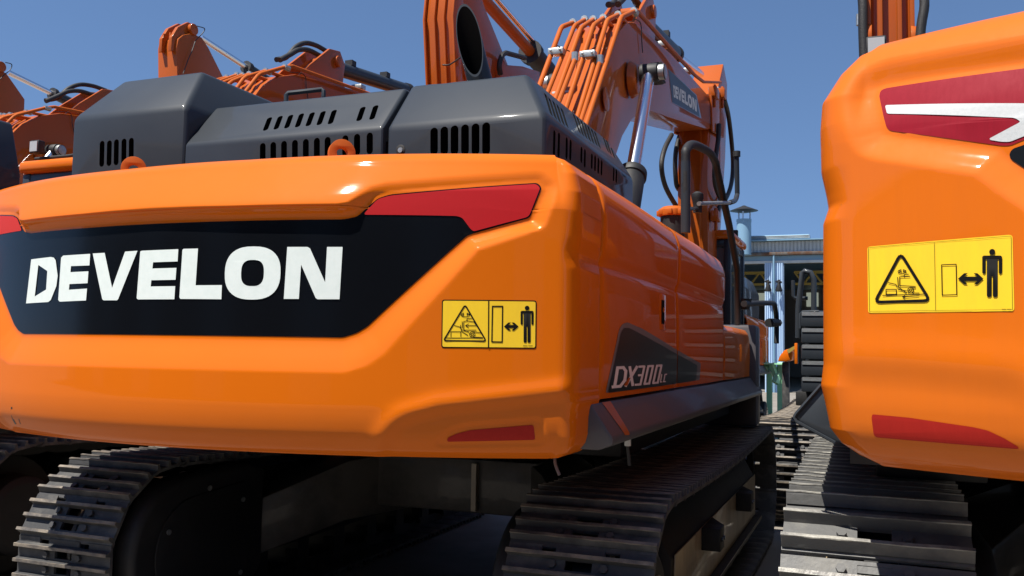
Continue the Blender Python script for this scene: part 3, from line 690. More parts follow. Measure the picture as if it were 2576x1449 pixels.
lowBB_ = U2(cwB, [Z7(*p) for p in [(150, 905), (500, 930), (1000, 985), (1060, 1010), (1080, 1215), (150, 1150)]], 0)
innerB[:] = innerB_; lb_ = [(abs(x), z) for x, z in lowBB_]; lowBB[:] = fillet([(1.8, lb_[0][1]), lb_[0], lb_[1], lb_[2], (lb_[3][0], lb_[3][1]-.02), (lb_[3][0]-.05, 1.0), (1.8, 1.0)], .05); cwB.tab = None
oB = cwB.build(B, 'counterweight', M_orgB)
for sg in (-1, 1):
    xo = 1.32+sg*1.40
    for ya, yb, zt in ((3.31, 4.6, 2.35), (4.61, 6.1, 2.30), (6.11, 7.4, 1.8)):
        mb = MB(); mb.prism([(xo-sg*.3, ya, 1.44), (xo, ya, 1.44), (xo, ya, zt-.12), (xo-sg*.04, ya, zt-.03), (xo-sg*.14, ya, zt), (xo-sg*.3, ya, zt)], (0, yb-ya, 0), M_org); mb.build('side_panel', B, bevel=.01)
sp = [P(*q, Y=3.26) for q in ((2064, 972), (2002, 1042), (1999, 1050), (2004, 1058), (2092, 1107), (2160, 1120), (2160, 972))]
mb = MB(); mb.prism(sp, (0, 4.6, 0), M_grey); sB = mb.build('side_sill', B, bevel=.006)
rim = [P(*q, Y=3.255) for q in ((2066, 968), (2002, 1041), (1998, 1050), (2003, 1060), (2100, 1113))]
mb = MB(); mb.tube(rim, .006, M_grey, n=6); mb.build('sill_rim', sB)
sp2 = [Vector((2.64-v.x, v.y, v.z)) for v in sp]; mb = MB(); mb.prism(sp2, (0, 4.6, 0), M_grey); mb.build('side_sill', B, bevel=.006)
for m_ in (lambda l: l, mir):
    decal('rear_reflector', [[fillet(m_(redB), .012)]], cwB.surf, M_redd, oB, .0015)
    decal('white_reflector_strip', [[fillet(m_(whB), .006)]], cwB.surf, mat('white_reflector_film', (.88, .90, .90), .45, spec=.3, n1=((.80, .83, .83), 160, .4, .6, (1, 1, 1))) if 'white_reflector_film' not in MATS else MATS['white_reflector_film'], oB, .003)
    decal('grey_panel', [[fillet(m_(greyB), .015)]], cwB.surf, M_grn, oB, .002)
    decal('lower_reflector', [[fillet(m_(lowrB), .006)]], cwB.surf, M_red2, oB, .0015)
fineB = [circ(495, 346, 19, 14, 9)[0:8], [(478, 342), (490, 337), (490, 347), (478, 342)], [(514, 342), (502, 337), (502, 347), (514, 342)],
  [(430, 400), (465, 408), (472, 420)], [(474, 374), (477, 420), (518, 450)], [(476, 432), (518, 440)], [(484, 372), (484, 414), (560, 418)], [(484, 372), (505, 370), (508, 360), (526, 359)], [(505, 371), (533, 369)],
  [(418, 456), (418, 432), (468, 432), (468, 456), (418, 456)], [(402, 461), (606, 455)], circ(537, 436, 14, 14)+[(551, 436)], circ(537, 436, 6, 10), [(537, 422), (560, 424)], [(535, 450), (578, 450)], [(498, 468), (575, 463)], [(498, 468), (508, 462)], [(498, 468), (508, 474)]]
sign(oB, cwB, Z7, [(326, 226), (1027, 167), (1036, 538), (330, 547)], [(333, 231), (1021, 175), (1028, 530), (338, 538)], [(651, 206), (657, 532)],
     [(489, 258), (630, 486), (363, 494)], 14, [(686, 314), (756, 311), (759, 458), (689, 460)], 4.5, arrow2(765, 888, 381, 27), person(930, 235, 234, 96), fineB, 4.0, border=False, tiny=(978, 1024, 528))

# ------------------------------------------------------------------ hoods
def stadium_cut(mb, a, b, hw, nrm, depth, m):
    """slot prism between 3D points a and b on a plane with outward normal nrm"""
    d = (b-a).normalized(); q = nrm.cross(d).normalized(); pts = []
    n = 7
    for i in range(n+1): t = math.pi*i/n; pts.append(b+(q*math.cos(t)+d*math.sin(t))*hw)
    for i in range(n+1): t = math.pi+math.pi*i/n; pts.append(a+(q*math.cos(t)+d*math.sin(t))*hw)
    mb.prism([p+nrm*.02 for p in pts], -nrm*(depth+.02), m)
def boolean(o, cutter, uself=False):
    md = o.modifiers.new('b', 'BOOLEAN'); md.operation = 'DIFFERENCE'; md.solver = 'EXACT'; md.object = cutter; md.use_self = uself
    try: md.material_mode = 'TRANSFER'
    except Exception: pass
    dg = bpy.context.evaluated_depsgraph_get(); me = bpy.data.meshes.new_from_object(o.evaluated_get(dg))
    o.modifiers.clear(); me.name = o.data.name; o.data = me; bpy.data.objects.remove(cutter)
    me.polygons.foreach_set('use_smooth', [True]*len(me.polygons)); me.set_sharp_from_angle(angle=math.radians(28))
def hood(root, name, x0, x1, y0, y1, zb, zc, zt, bev=.022, dx0=0, dx1=.14, dy=.20, z1=None):
    """box with a chamfered upper part; x1 side and rear side lean in above the crease zc"""
    mb = MB(); xa, xb = x0+dx0, x1-dx1
    vs = [(x0, y0, zb), (x1, y0, zb), (x1, y1, zb), (x0, y1, zb), (x0, y0, zc), (x1, y0, zc), (x1, y1, zc), (x0, y1, zc), (xa, y0+dy, zt), (xb, y0+dy, zt), (xb, y1, zt), (xa, y1, zt)]
    fs = [(3, 2, 1, 0), (0, 1, 5, 4), (1, 2, 6, 5), (2, 3, 7, 6), (3, 0, 4, 7), (4, 5, 9, 8), (5, 6, 10, 9), (6, 7, 11, 10), (7, 4, 8, 11), (8, 9, 10, 11)]
    mb.add(vs, fs, M_grey); o = mb.build(name, root, bevel=bev, segs=3, auto=28)
    return o
YH = 3.30
NV = Vector((0, -1, 0)); NS = Vector((0, -(.23), .20)).normalized()
NS = Vector((0, -.235, .20)).normalized()
def slots(mb, lst, Zf, o, n, hw, depth=.09):
    for (a, b) in lst:
        pa = rayplane(*Zf(*a), o, n); pb = rayplane(*Zf(*b), o, n); stadium_cut(mb, pa, pb, hw, n, depth, M_hole)
def build_hoods(root, off=Vector((0, 0, 0)), far=4.75, cut=True):
    O = off
    h1 = hood(root, 'air_cleaner_cover', -3.70+O.x, -2.985+O.x, YH+O.y, 6.3+O.y, 2.16, 2.68, 2.925, dx0=.10, dx1=.10, dy=.22, bev=.024)
    h2 = hood(root, 'radiator_hood', -2.982+O.x, -1.918+O.x, YH+O.y-.002, far+O.y, 2.16, 2.495, 2.722, dx0=.0, dx1=0, bev=.016)
    h3 = hood(root, 'engine_hood', -1.900+O.x, -1.185+O.x, YH+O.y, far+O.y, 2.16, 2.495, 2.732, dx1=.155, bev=.024)
    gp = MB(); gp.box(-1.99+O.x, -1.85+O.x, YH+.03+O.y, far-.1+O.y, 2.16, 2.44, M_hole); gp.build('hood_seal', root)
    if not cut: return h1, h2, h3
    pl = Vector((0, YH, 2.4)); ps = Vector((0, YH, 2.495))
    m1 = MB(); slots(m1, [((658, 927), (655, 1055)), ((705, 924), (702, 1050)), ((750, 917), (748, 1045)), ((799, 913), (797, 1040)), ((846, 908), (845, 1030))], Z1, pl, NV, .0155)
    boolean(h1, m1.build('cutter'))
    m2 = MB(); slots(m2, [((140, 860), (113, 935)), ((217, 850), (190, 926)), ((293, 842), (267, 918)), ((371, 832), (345, 910)), ((449, 824), (422, 902)), ((528, 815), (502, 894)), ((608, 806), (583, 887)), ((816, 784), (790, 864)), ((909, 773), (884, 854))], Z2, ps, NS, .0135)
    slots(m2, [((x, y+20), (x, y+125)) for x, y in ((92, 1040), (168, 1033), (246, 1025), (325, 1018), (404, 1011), (484, 1003), (562, 997), (690, 985), (775, 975), (867, 966))], Z2, Vector((0, YH-.002, 2.4)), NV, .0155)
    boolean(h2, m2.build('cutter'))
    m3 = MB(); slots(m3, [((x, y+24), (x, 1092)) for x, y in ((1333, 930), (1407, 922), (1481, 914), (1557, 907), (1633, 900), (1710, 892))], Z2, pl, NV, .0175)
    boolean(h3, m3.build('cutter'))
    m4 = MB(); oS = Vector((-1.185, 0, 2.495)); nS = Vector((.237, 0, .155)).normalized()
    slots(m4, [((294, 612), (330, 735)), ((320, 640), (357, 757)), ((346, 660), (383, 780)), ((372, 683), (408, 797)), ((398, 705), (432, 812)),
               ((476, 742), (512, 850)), ((500, 762), (534, 868)), ((524, 782), (556, 885)), ((547, 800), (578, 902)), ((570, 820), (600, 918)), ((592, 838), (622, 932)), ((612, 855), (642, 948)),
               ((666, 885), (696, 975)), ((686, 905), (714, 992)), ((706, 922), (735, 1010))], Z3, oS, nS, .011)
    boolean(h3, m4.build('cutter'), True); m4 = MB()
    oV = Vector((-1.185, 0, 2.3)); nV = Vector((1, 0, 0))
    slots(m4, [((350, 860), (347, 990)), ((380, 875), (376, 1000)), ((430, 905), (428, 1005)), ((455, 920), (452, 1015)), ((525, 965), (523, 1030)), ((547, 980), (545, 1060)),
               ((592, 1008), (590, 1070)), ((613, 1020), (611, 1085)), ((634, 1035), (632, 1100)), ((655, 1048), (653, 1112)), ((733, 1095), (731, 1150)), ((750, 1106), (748, 1160))], Z3, oV, nV, .014)
    boolean(h3, m4.build('cutter'), True)
    m5 = MB(); c = P(1164, 215, Y=3.62); c = Vector((c.x-.035, 3.60, 2.75)); m5.tube([(c.x, c.y, 2.58), (c.x, c.y, 2.9)], .105, M_hole, n=28)
    boolean(h3, m5.build('cutter'))
    return h1, h2, h3
hA = build_hoods(A)
for r_ in (Dd, E1, E2, E3):
    for h_ in hA: copy_tree(h_, r_)
hood(Cc, 'engine_hood', -5.9, -5.03, 3.55, 4.12, 2.16, 2.62, 2.97, dx1=.10, dy=.14)
hood(Cc, 'radiator_hood', -7.7, -5.92, 3.60, 4.10, 2.16, 2.62, 2.93, dx0=.1, dx1=0, dy=.14)
hood(B, 'engine_hood', .70, 2.5, 3.2, 5.2, 2.3, 2.66, 2.9, dx0=.12)
# plates, bolts and rails on A's hood
mb = MB(); q = rayplane(*Z2(1090, 1085), Vector((0, YH, 2.4)), NV); mb.tube([(q.x, YH-.003, q.z), (q.x, YH+.004, q.z)], .022, M_matblk, n=20); bo = mb.build('hood_lock', A, bevel=.002)
mb = MB(); mb.tube([(q.x+.003, YH-.010, q.z-.003), (q.x+.003, YH-.003, q.z-.003)], .011, M_zinc, n=14); mb.build('lock_cylinder', bo)
pts = [P(*Z2(*p), Y=yy) for p, yy in (((262, 740), 3.9), ((262, 690), 3.9), ((275, 675), 3.92), ((520, 648), 4.0), ((533, 660), 4.0), ((533, 705), 4.0))]
mb = MB(); mb.tube(pts, .0125, M_grey, n=10); mb.build('hood_handrail', A)
# embossed ribs on the right of the cover
for k in range(5):
    mb = MB(); y = 3.75+k*.38; mb.prism([(-3.0-.012, y, 2.62), (-3.0+.02, y+.02, 2.66), (-3.08, y+.02, 2.90), (-3.10, y, 2.90)], (0, .07, 0), M_grey); mb.build('cover_rib', A, bevel=.006)
# exhaust pipe: leaning tube cut by a steep plane
c0 = P(1222, 260, Y=3.95); ax = Vector((-.17, -.34, 1.0)).normalized(); r1 = .060
cm = P(1181, 101, Y=3.78); c0 = cm-ax*.52
e1 = ax.orthogonal().normalized(); e2 = ax.cross(e1); nc = Vector((.12, -1, .03)).normalized()
vo, vi, vb, n = [], [], [], 44
for i in range(n):
    t = 2*math.pi*i/n; d = e1*math.cos(t)+e2*math.sin(t)
    for rr, L_ in ((r1, vo), (r1-.004, vi)):
        p = c0+d*rr; L_.append(p+ax*((cm-p).dot(nc)/ax.dot(nc)))
    vb.append(c0+d*r1)
vin = [c0+ax*.05+(e1*math.cos(2*math.pi*i/n)+e2*math.sin(2*math.pi*i/n))*(r1-.004) for i in range(n)]
mb = MB(); mb.add(vb+vo, [(i, (i+1) % n, n+(i+1) % n, n+i) for i in range(n)], M_grey)
mb.add(vo+vi, [(i, (i+1) % n, n+(i+1) % n, n+i) for i in range(n)], M_grey)
mb.add(vi+vin, [(i, (i+1) % n, n+(i+1) % n, n+i) for i in range(n)]+[tuple(n+i for i in range(n))], M_hole)
mb.build('exhaust_pipe', A, auto=50)

# ------------------------------------------------------------------ side decals of A
SX = AX+1.46
_pf = [(1.385, 0), (1.60, .004), (1.83, 0), (1.868, -.014)]
def sideS(y, z, off=0):
    y0, y1 = (3.125, 4.505) if y < 4.51 else (4.517, 6.08) if y < 6.086 else (6.092, 7.47)
    bow = .006*math.sin(math.pi*min(1, max(0, (y-y0)/(y1-y0))))
    return Vector((SX+float(np.interp(z, [1.385, 1.60, 1.83, 1.868], [0, .004, 0, -.014]))+bow+off, y, z))
def S2(pts): return [(lambda q: (q.y, q.z))(P(*p, X=SX+.006)) for p in pts]
outer = S2([Z6(1143, 1083), Z6(1196, 805), Z6(1212, 775), Z6(1235, 768), Z6(1300, 797), Z5(290, 862), Z5(437, 948), Z5(432, 1043), Z5(285, 1068)])
innr = S2([Z6(1152, 1083), Z6(1204, 815), Z6(1218, 793), Z6(1240, 793), Z5(290, 887), Z5(416, 958), Z5(410, 1046), Z5(285, 1066)])
outer = fillet(outer, .02); innr = fillet(innr, .02)
clipA = [((4.500, 0, 0), (1, 0, 0))]; clipB = [((4.522, 0, 0), (-1, 0, 0))]
for cl, pn in ((clipA, RP[0]), (clipB, RP[1])):
    decal('silver_stripe', [[outer]], sideS, M_gry2, pn, .0015, clip=cl); decal('dark_badge_panel', [[innr]], sideS, M_grn, pn, .003, clip=cl)
# model lettering: boxes laid between baseline and cap line, slanted
GL = {'D': [[(.12, 0), (.1, 1), (.62, 1), (.9, .8), (.95, .3), (.62, 0), (-.05, 0)]], 'X': [[(0, 0), (.95, 1)], [(.12, 1), (.82, 0)]],
 '3': [[(.1, 1), (.95, 1), (.88, .5), (.8, 0), (-.02, 0)], [(.25, .52), (.85, .52)]], '0': [[(.15, 1), (.95, 1), (.8, 0), (0, 0), (.15, 1)]],
 'L': [[(.15, 1), (0, 0), (.8, 0)]], 'C': [[(.95, 1), (.2, 1), (0, 0), (.8, 0)]]}
def gl(ch, xa, xb, yt, yb, wd, skew=12):
    out = []
    for ln in GL[ch]:
        pts = []
        for u, v in ln:
            x = xa+(xb-xa)*(.06+u*.66)+skew*v; y = yb(x)+(yt(x)-yb(x))*v; pts.append((x, y))
        out += stroke(pts, wd)
    return out
yb_ = lambda x: 1056-(x-1170)*.098; yt_ = lambda x: 972-(x-1170)*.055
allp = []; 
for ch, xa, xb, w_ in (('D', 1168, 1240, 13), ('X', 1222, 1278, 12), ('3', 1266, 1306, 9.5), ('0', 1305, 1345, 9.5), ('0', 1344, 1384, 9.5)):
    allp += [[S2([Z6(*p) for p in l]) for l in pl] for pl in gl(ch, xa, xb, yt_, yb_, w_)]
yb2 = lambda x: 1034-(x-1380)*.098; yt2 = lambda x: 1001-(x-1380)*.06
for ch, xa, xb in (('L', 1379, 1393), ('C', 1394, 1410)):
    allp += [[S2([Z6(*p) for p in l]) for l in pl] for pl in gl(ch, xa, xb, yt2, yb2, 5, 4)]
decal('model_lettering', allp, sideS, M_lilac, RP[0], .0045)
decal('orange_letter_stroke', [[S2([Z6(1216, 1051), Z6(1232, 1050), Z6(1245, 1015), Z6(1236, 1015)])]], sideS, M_orgm, RP[0], .0055)
# orange band and grey wedge on the sill end
def sillS(u, v, off=0):  # u=y, v=z on the slanted sill face
    return Vector((SX+float(np.interp(v, [1.262, 1.372], [.08, .004]))+off*.9, u, v+off*.5))
def S3(pts):
    out = []
    for p in pts:
        n = Vector((.11, 0, .076)).normalized(); q = rayplane(*p, Vector((SX+.04, 0, 1.318)), n); out.append((q.y, max(1.236, min(1.372, q.z))))
    return out
decal('sill_stripe', [[S3([Z6(1112, 1115), Z6(1152, 1112), Z6(1250, 1272), Z6(1225, 1272)])]], sillS, M_orgm, RP[3], .002, step=.02)
# fuel cap, handrail, mirror of A
q = P(*Z3(1112, 1385), X=-1.12)
mb = MB(); mb.tube([(q.x, q.y, 2.2), (q.x, q.y, q.z-.01)], .075, M_rub, n=24); fb = mb.build('filler_neck', A)
mb = MB(); mb.tube([(q.x, q.y, q.z-.01), (q.x, q.y, q.z+.03), (q.x, q.y, q.z+.05)], [.088, .088, .06], M_orgm, n=16)
for k in range(8): a = k*math.pi/4; mb.box(q.x+.085*math.cos(a)-.014, q.x+.085*math.cos(a)+.014, q.y+.085*math.sin(a)-.014, q.y+.085*math.sin(a)+.014, q.z-.005, q.z+.028, M_orgm)
mb.build('filler_cap', fb, bevel=.004)
hr = [P(*Z3(1195, 1500), X=-1.0), P(*Z3(1195, 1040), X=-1.0), P(*Z3(1200, 965), X=-1.0), P(*Z3(1235, 932), X=-1.0), P(*Z3(1290, 948), X=-1.0), P(*Z3(1350, 984), X=-1.0), P(*Z3(1385, 1040), X=-1.0), P(*Z3(1402, 1120), X=-1.0), P(*Z3(1475, 1449), X=-1.0)]
ec = P(*Z5(655, 720), X=-1.0); hr += [P(*Z5(650, 400), X=-1.0), ec]
hp = catmull(hr[:8], 5)+hr[8:]
mb = MB(); mb.tube(hp, .027, M_matblk, n=14); hrl = mb.build('handrail', A, auto=60)
mb = MB(); mb.tube([hr[0], hr[1]], .0285, M_grey, n=14); mb.build('handrail_sleeve', hrl)
kb = P(*Z3(1272, 1300), X=-1.0)
mb = MB(); mb.tube([kb+Vector((0, 0, -.07)), kb+Vector((0, 0, .0)), kb+Vector((0, 0, .02)), kb+Vector((0, 0, .05)), kb+Vector((0, 0, .065))], [.028, .028, .038, .036, .015], M_matblk, n=16)
mb.tube([P(*Z3(1200, 1345), X=-1.0), P(*Z3(1285, 1345), X=-1.0)], .012, M_grey, n=8); mb.build('mirror_clamp', hrl)
ms = [P(*Z3(*p), X=-.98) for p in ((1280, 1312), (1480, 1305), (1515, 1290), (1528, 1250), (1524, 1010))]
mb = MB(); mb.tube([ms[0], ms[1]], .014, M_zinc, n=12); mb.tube(catmull(ms[1:4], 5)+[ms[4]], .020, M_grey, n=12); mb.tube([ms[4], ms[4]+Vector((0, 0, .045))], .030, M_matblk, n=12); mb.build('mirror_arm', hrl)
m2_ = [P(*Z5(*p), X=-.93) for p in ((690, 602), (840, 598), (868, 612), (880, 700), (878, 830))]
mb = MB(); mb.tube(catmull(m2_[:4], 5)+[m2_[4]], .026, M_matblk, n=12); mb.tube([P(*Z5(684, 635), X=-.97), P(*Z5(684, 575), X=-.97)], [.05, .075], M_matblk, n=14)
mb.tube([P(*Z5(835, 712), X=-.93), P(*Z5(888, 712), X=-.93)], .045, M_matblk, n=8); mb.build('lower_mirror_arm', hrl)
# front edge parts of the right side of A
mb = MB(); mb.box(-1.3, -.845, 7.50, 7.75, .98, 1.80, M_sill); mb.build('front_guard', A, bevel=.03)

# ------------------------------------------------------------------ boom set
def BX(x): return x
XR, XL = -2.0, -2.47
prof = [(5.85, 2.10), (6.20, 2.90), (6.65, 3.43), (6.90, 3.72), (7.22, 4.10), (7.47, 4.36), (7.72, 4.53), (8.02, 4.64), (8.45, 4.70), (9.64, 4.86), (11.63, 5.03), (12.7, 5.12), (13.15, 5.28), (13.32, 5.12), (13.2, 4.90), (12.12, 4.60), (9.66, 4.14), (8.75, 3.98), (8.35, 3.88), (7.93, 3.69), (7.6, 3.46), (7.40, 3.25), (7.15, 2.9), (6.8, 2.25), (6.3, 1.9)]
def make_boom(root, dx=0, dy=0, hoses=True, lift=0):
    D_ = Vector((dx, dy, 0)); T = lambda v: Vector(v)+D_
    mb = MB(); mb.prism([T((XR, a, b)) for a, b in prof], (XL-XR, 0, 0), M_boom); bm_ = mb.build('boom', root, bevel=.012, auto=25)
    # lug for the arm cylinder on the boom back
    for xx in (XR-.08, XL+.05):
        mb = MB(); mb.prism([T((xx, a, b)) for a, b in ((8.1, 4.62), (8.35, 4.86), (8.75, 5.18), (8.98, 5.22), (9.10, 5.08), (9.06, 4.82), (9.2, 4.78))], (.035, 0, 0), M_boom); mb.build('cylinder_lug', bm_, bevel=.006)
    mb = MB(); mb.tube([T((XR-.01, 8.92, 5.07)), T((XL+.01, 8.92, 5.07))], .07, M_boom, n=20); mb.build('lug_pin', bm_, bevel=.01)
    # arm cylinder above the boom
    a, b = T((-2.235, 9.02, 5.07)), T((-2.235, 11.0, 5.32)); e = T((-2.235, 12.9, 5.62))
    mb = MB(); mb.tube([a, b], .095, M_grey, n=22); mb.tube([b, b+(e-b)*.05], .105, M_rub, n=22); cy = mb.build('arm_cylinder', bm_)
    for t in (.25, .7): p = a+(b-a)*t; mb = MB(); mb.box(p.x-.05, p.x+.06, p.y-.05, p.y+.05, p.z+.08, p.z+.15, M_rub); mb.build('hose_clip', cy)
    mb = MB(); mb.tube([b, e], .05, M_chr, n=18); mb.build('piston_rod', cy)
    # bottom plate bulge, pin boss
    mb = MB(); mb.tube([T((XR+.02, 7.80, 4.02)), T((XR+.09, 7.80, 4.02))], [.17, .13], M_boom, n=28); mb.build('pin_boss', bm_, bevel=.008); mb = MB(); mb.tube([T((XR+.02, 6.98, 3.62)), T((XR+.03, 6.98, 3.62))], .10, M_boom, n=24); mb.build('pin_boss', bm_, bevel=.008)
    # tip plates
    for xx in (XR+.005, XL-.035):
        mb = MB(); mb.prism([T((xx, a_, b_)) for a_, b_ in ((12.3, 4.62), (12.2, 5.10), (12.95, 5.35), (13.35, 5.40), (13.5, 5.15), (13.3, 4.75))], (.03, 0, 0), M_boom); mb.build('tip_plate', bm_, bevel=.006)
    # boom cylinders
    for sx, s1 in ((XR+.19, 1), (XL-.19, -1)):
        top = T((sx, 7.78, 4.06)); bot = T((sx+.06*s1, 6.96, 2.98)); low = bot+(bot-top).normalized()*.62
        mb = MB(); mb.tube([bot, low], .105, M_rub, n=24); mb.tube([bot+(top-bot)*.02, bot+(top-bot)*-.03], .118, M_rub, n=24); bc = mb.build('boom_cylinder', root, bevel=.006)
        mb = MB(); mb.tube([bot, top], .056, M_chr, n=24); mb.build('cylinder_rod', bc)
        mb = MB(); mb.tube([top+Vector((-.075*s1, 0, 0)), top+Vector((.085*s1, 0, 0))], .085, M_rub, n=24); mb.tube([top+Vector((.085*s1, 0, 0)), top+Vector((.15*s1, 0, 0))], .07, M_zinc, n=24); mb.build('rod_eye', bc, bevel=.008)
    # oil pipes
    X6 = [-2.38, -2.29, -2.21, -2.12, -2.03, -1.94]
    Zp = [((260, 535), (395, 175), (470, 145)), ((315, 575), (480, 165), (545, 125)), ((370, 600), (520, 180), (600, 125)), ((450, 620), (600, 165), (665, 115)), ((515, 700), (690, 130), (760, 95)), ((583, 715), (780, 110), (862, 72))]
    ends = []
    for k, (x, z3) in enumerate(zip(X6, Zp)):
        p = [P(*Z3(*q), X=x) for q in z3]; low = p[0]+(p[0]-p[1])*.35
        r_ = .021 if k not in (1,) else .019
        pl = [low, p[0], p[1]+(p[0]-p[1]).normalized()*.09, p[1]+(p[0]-p[1]).normalized()*.03, p[1]+(p[2]-p[1]).normalized()*.03, p[1]+(p[2]-p[1]).normalized()*.09, p[2]]
        if k == 5:
            pl += [P(*Z3(*q), X=x) for q in ((885, 72), (1060, 270), (1150, 370), (1255, 485), (1310, 527), (1420, 530))]
        else: pl += [p[2]+Vector((0, .55, .04))]
        ends.append(p[2])
        mb = MB(); mb.tube([q+D_ for q in pl], r_, M_orgm, n=12); pp = mb.build('oil_pipe', bm_, auto=60)
        mb = MB(); cpt = p[2]+D_; mb.tube([cpt+Vector((0, -.02, 0)), cpt+Vector((0, .07, .0))], .032, M_zinc, n=8); mb.build('pipe_clamp', pp)
        if k in (0, 3):
            for f_ in ((.52,) if k == 0 else (.55, )):
                c_ = p[0]+(p[1]-p[0])*f_+D_; mb = MB(); mb.box(c_.x-.02, c_.x+.11, c_.y-.045, c_.y+.03, c_.z-.028, c_.z+.028, M_zinc)
                for q in (.01, .09): mb.tube([c_+Vector((q, -.05, 0)), c_+Vector((q, -.068, 0))], .012, M_zinc, n=6)
                mb.build('pipe_block', pp, bevel=.006)
        if k in (2, 4): # second pipes of the lower half
            c_ = p[0]+(p[1]-p[0])*.5; mb = MB(); mb.tube([low+Vector((.04, 0, .02))+D_, c_+Vector((.045, 0, 0))+D_], .018, M_orgm, n=10); mb.tube([c_+Vector((.045, 0, -.02))+D_, c_+Vector((.045, 0, .05))+D_], .03, M_zinc, n=8); mb.build('short_oil_pipe', pp)
    mb = MB(); pz = P(*Z3(405, 620), X=-2.33)+D_; mb.box(pz.x-.08, pz.x+.10, pz.y-.06, pz.y+.02, pz.z-.04, pz.z+.03, M_zinc); mb.build('pipe_clamp_block', bm_, bevel=.008)
    pz = P(*Z3(568, 740), X=-2.08)+D_; mb = MB(); mb.tube([pz+Vector((0, 0, -.06)), pz+Vector((0, 0, .04))], .045, M_zinc, n=16); mb.tube([pz+Vector((0, 0, -.10)), pz+Vector((0, 0, -.06))], .03, M_rub, n=16); mb.build('pipe_union', bm_, bevel=.006)
    for zz in ((1050, 290), (1205, 460), (1390, 580)):
        p = P(*Z3(*zz), X=-2.05)+D_; mb = MB(); mb.box(p.x-.10, p.x+.05, p.y-.06, p.y+.06, p.z-.03, p.z+.03, M_zinc); mb.build('top_pipe_clamp', bm_, bevel=.008)
        mb = MB(); mb.box(p.x-.06, p.x+.0, p.y-.04, p.y+.04, p.z-.22, p.z-.031, M_boom); mb.build('clamp_bracket', bm_)
    # grease line on the boom side
    ln = [P(*Z3(*q), X=XR+.02) for q in ((860, 118), (905, 150), (912, 250), (918, 340))]; mb = MB(); mb.tube(catmull([q+D_ for q in ln], 5), .005, M_rub, n=6)
    ln = [P(*Z3(*q), X=-2.12) for q in ((905, 210), (840, 208), (720, 255), (600, 330), (540, 390), (500, 520), (450, 670))]
    ln = [Vector((q.x, q.y-.05, q.z)) for q in ln]; mb.tube(catmull([q+D_ for q in ln], 5), .005, M_rub, n=6)
    ln = [P(*Z3(*q), X=-2.3) for q in ((370, 295), (480, 350), (500, 400), (430, 600))]; mb.tube(catmull([q+D_ for q in ln], 5), .005, M_rub, n=6); mb.build('grease_line', bm_)
    # big black hoses from the knee to the arm cylinder
    if hoses:
        for k, hz in enumerate([((190, 432), (262, 415), (330, 342), (400, 312), (480, 330), (560, 375)), ((215, 435), (290, 395), (350, 362), (420, 362), (490, 395), (545, 425))]):
            Xh = -6.25+.12*k
            p = [P(*Z2(*q), X=Xh)+Vector((4.0, -.33, 0))+D_ for q in hz]
            mb = MB(); mb.tube(catmull(p, 6), .030, M_rub, n=12); hs = mb.build('oil_hose', bm_, auto=60)
            mb = MB(); mb.tube([p[-1], p[-1]+(p[-1]-p[-2]).normalized()*.06], .034, M_zinc, n=10); mb.tube([p[-1]+(p[-1]-p[-2]).normalized()*.06, p[-1]+Vector((0, .18, -.03)), p[-1]+Vector((.02, .24, -.14))], .024, M_rub, n=10); mb.build('hose_fitting', hs)
    # arm hanging from the tip
    return bm_
bA = make_boom(A)
bC = make_boom(Cc, -4.0, .33)
bD = make_boom(Dd, -8.05, .75)
# boom name plate on A
bs = lambda u, v, off=0: Vector((XR+off, u, v))
S4 = lambda pts: [(lambda q: (q.y, q.z))(P(*p, X=XR)) for p in pts]
dA = decal('boom_badge', [[S4([Z3(1082, 443), Z3(1265, 612), Z3(1297, 765), Z3(1108, 662)])]], bs, M_gry2, bA, .002, step=0)
decal('badge_field', [[S4([Z3(1085, 447), Z3(1262, 617), Z3(1284, 752), Z3(1110, 658)])]], bs, mat('badge_blue_grey', (.17, .28, .40), .6, spec=.15), dA, .004, step=0)
def inquad(u, v): # letter strip quad on the boom badge
    tl, tr, br, bl = (1108, 545), (1262, 645), (1266, 722), (1116, 626)
    x = (1-v)*((1-u)*bl[0]+u*br[0])+v*((1-u)*tl[0]+u*tr[0]); y = (1-v)*((1-u)*bl[1]+u*br[1])+v*((1-u)*tl[1]+u*tr[1]); return Z3(x, y)
G2 = {'D': [[(0, 0), (0, 1), (.6, 1), (.9, .6), (.6, 0), (0, 0)]], 'E': [[(.9, 1), (0, 1), (0, 0), (.9, 0)], [(0, .5), (.8, .5)]], 'V': [[(0, 1), (.45, 0), (.95, 1)]], 'L': [[(0, 1), (0, 0), (.8, 0)]],
      'O': [[(.1, 1), (.9, 1), (1, .5), (.9, 0), (.1, 0), (0, .5), (.1, 1)]], 'N': [[(0, 0), (0, 1), (.9, 0), (.9, 1)]]}
pl_ = []
def badge_pt(x, y):
    yt = 340-(x-187)*.0372; yb = 600-(x-157)*.0138; return inquad((x-157)/1831, (yb-y)/(yb-yt))
for lp in letters.values():
    pl_.append([S4([badge_pt(*p) for p in l]) for l in lp])
decal('badge_lettering', pl_, bs, M_wht, dA, .006, step=0)
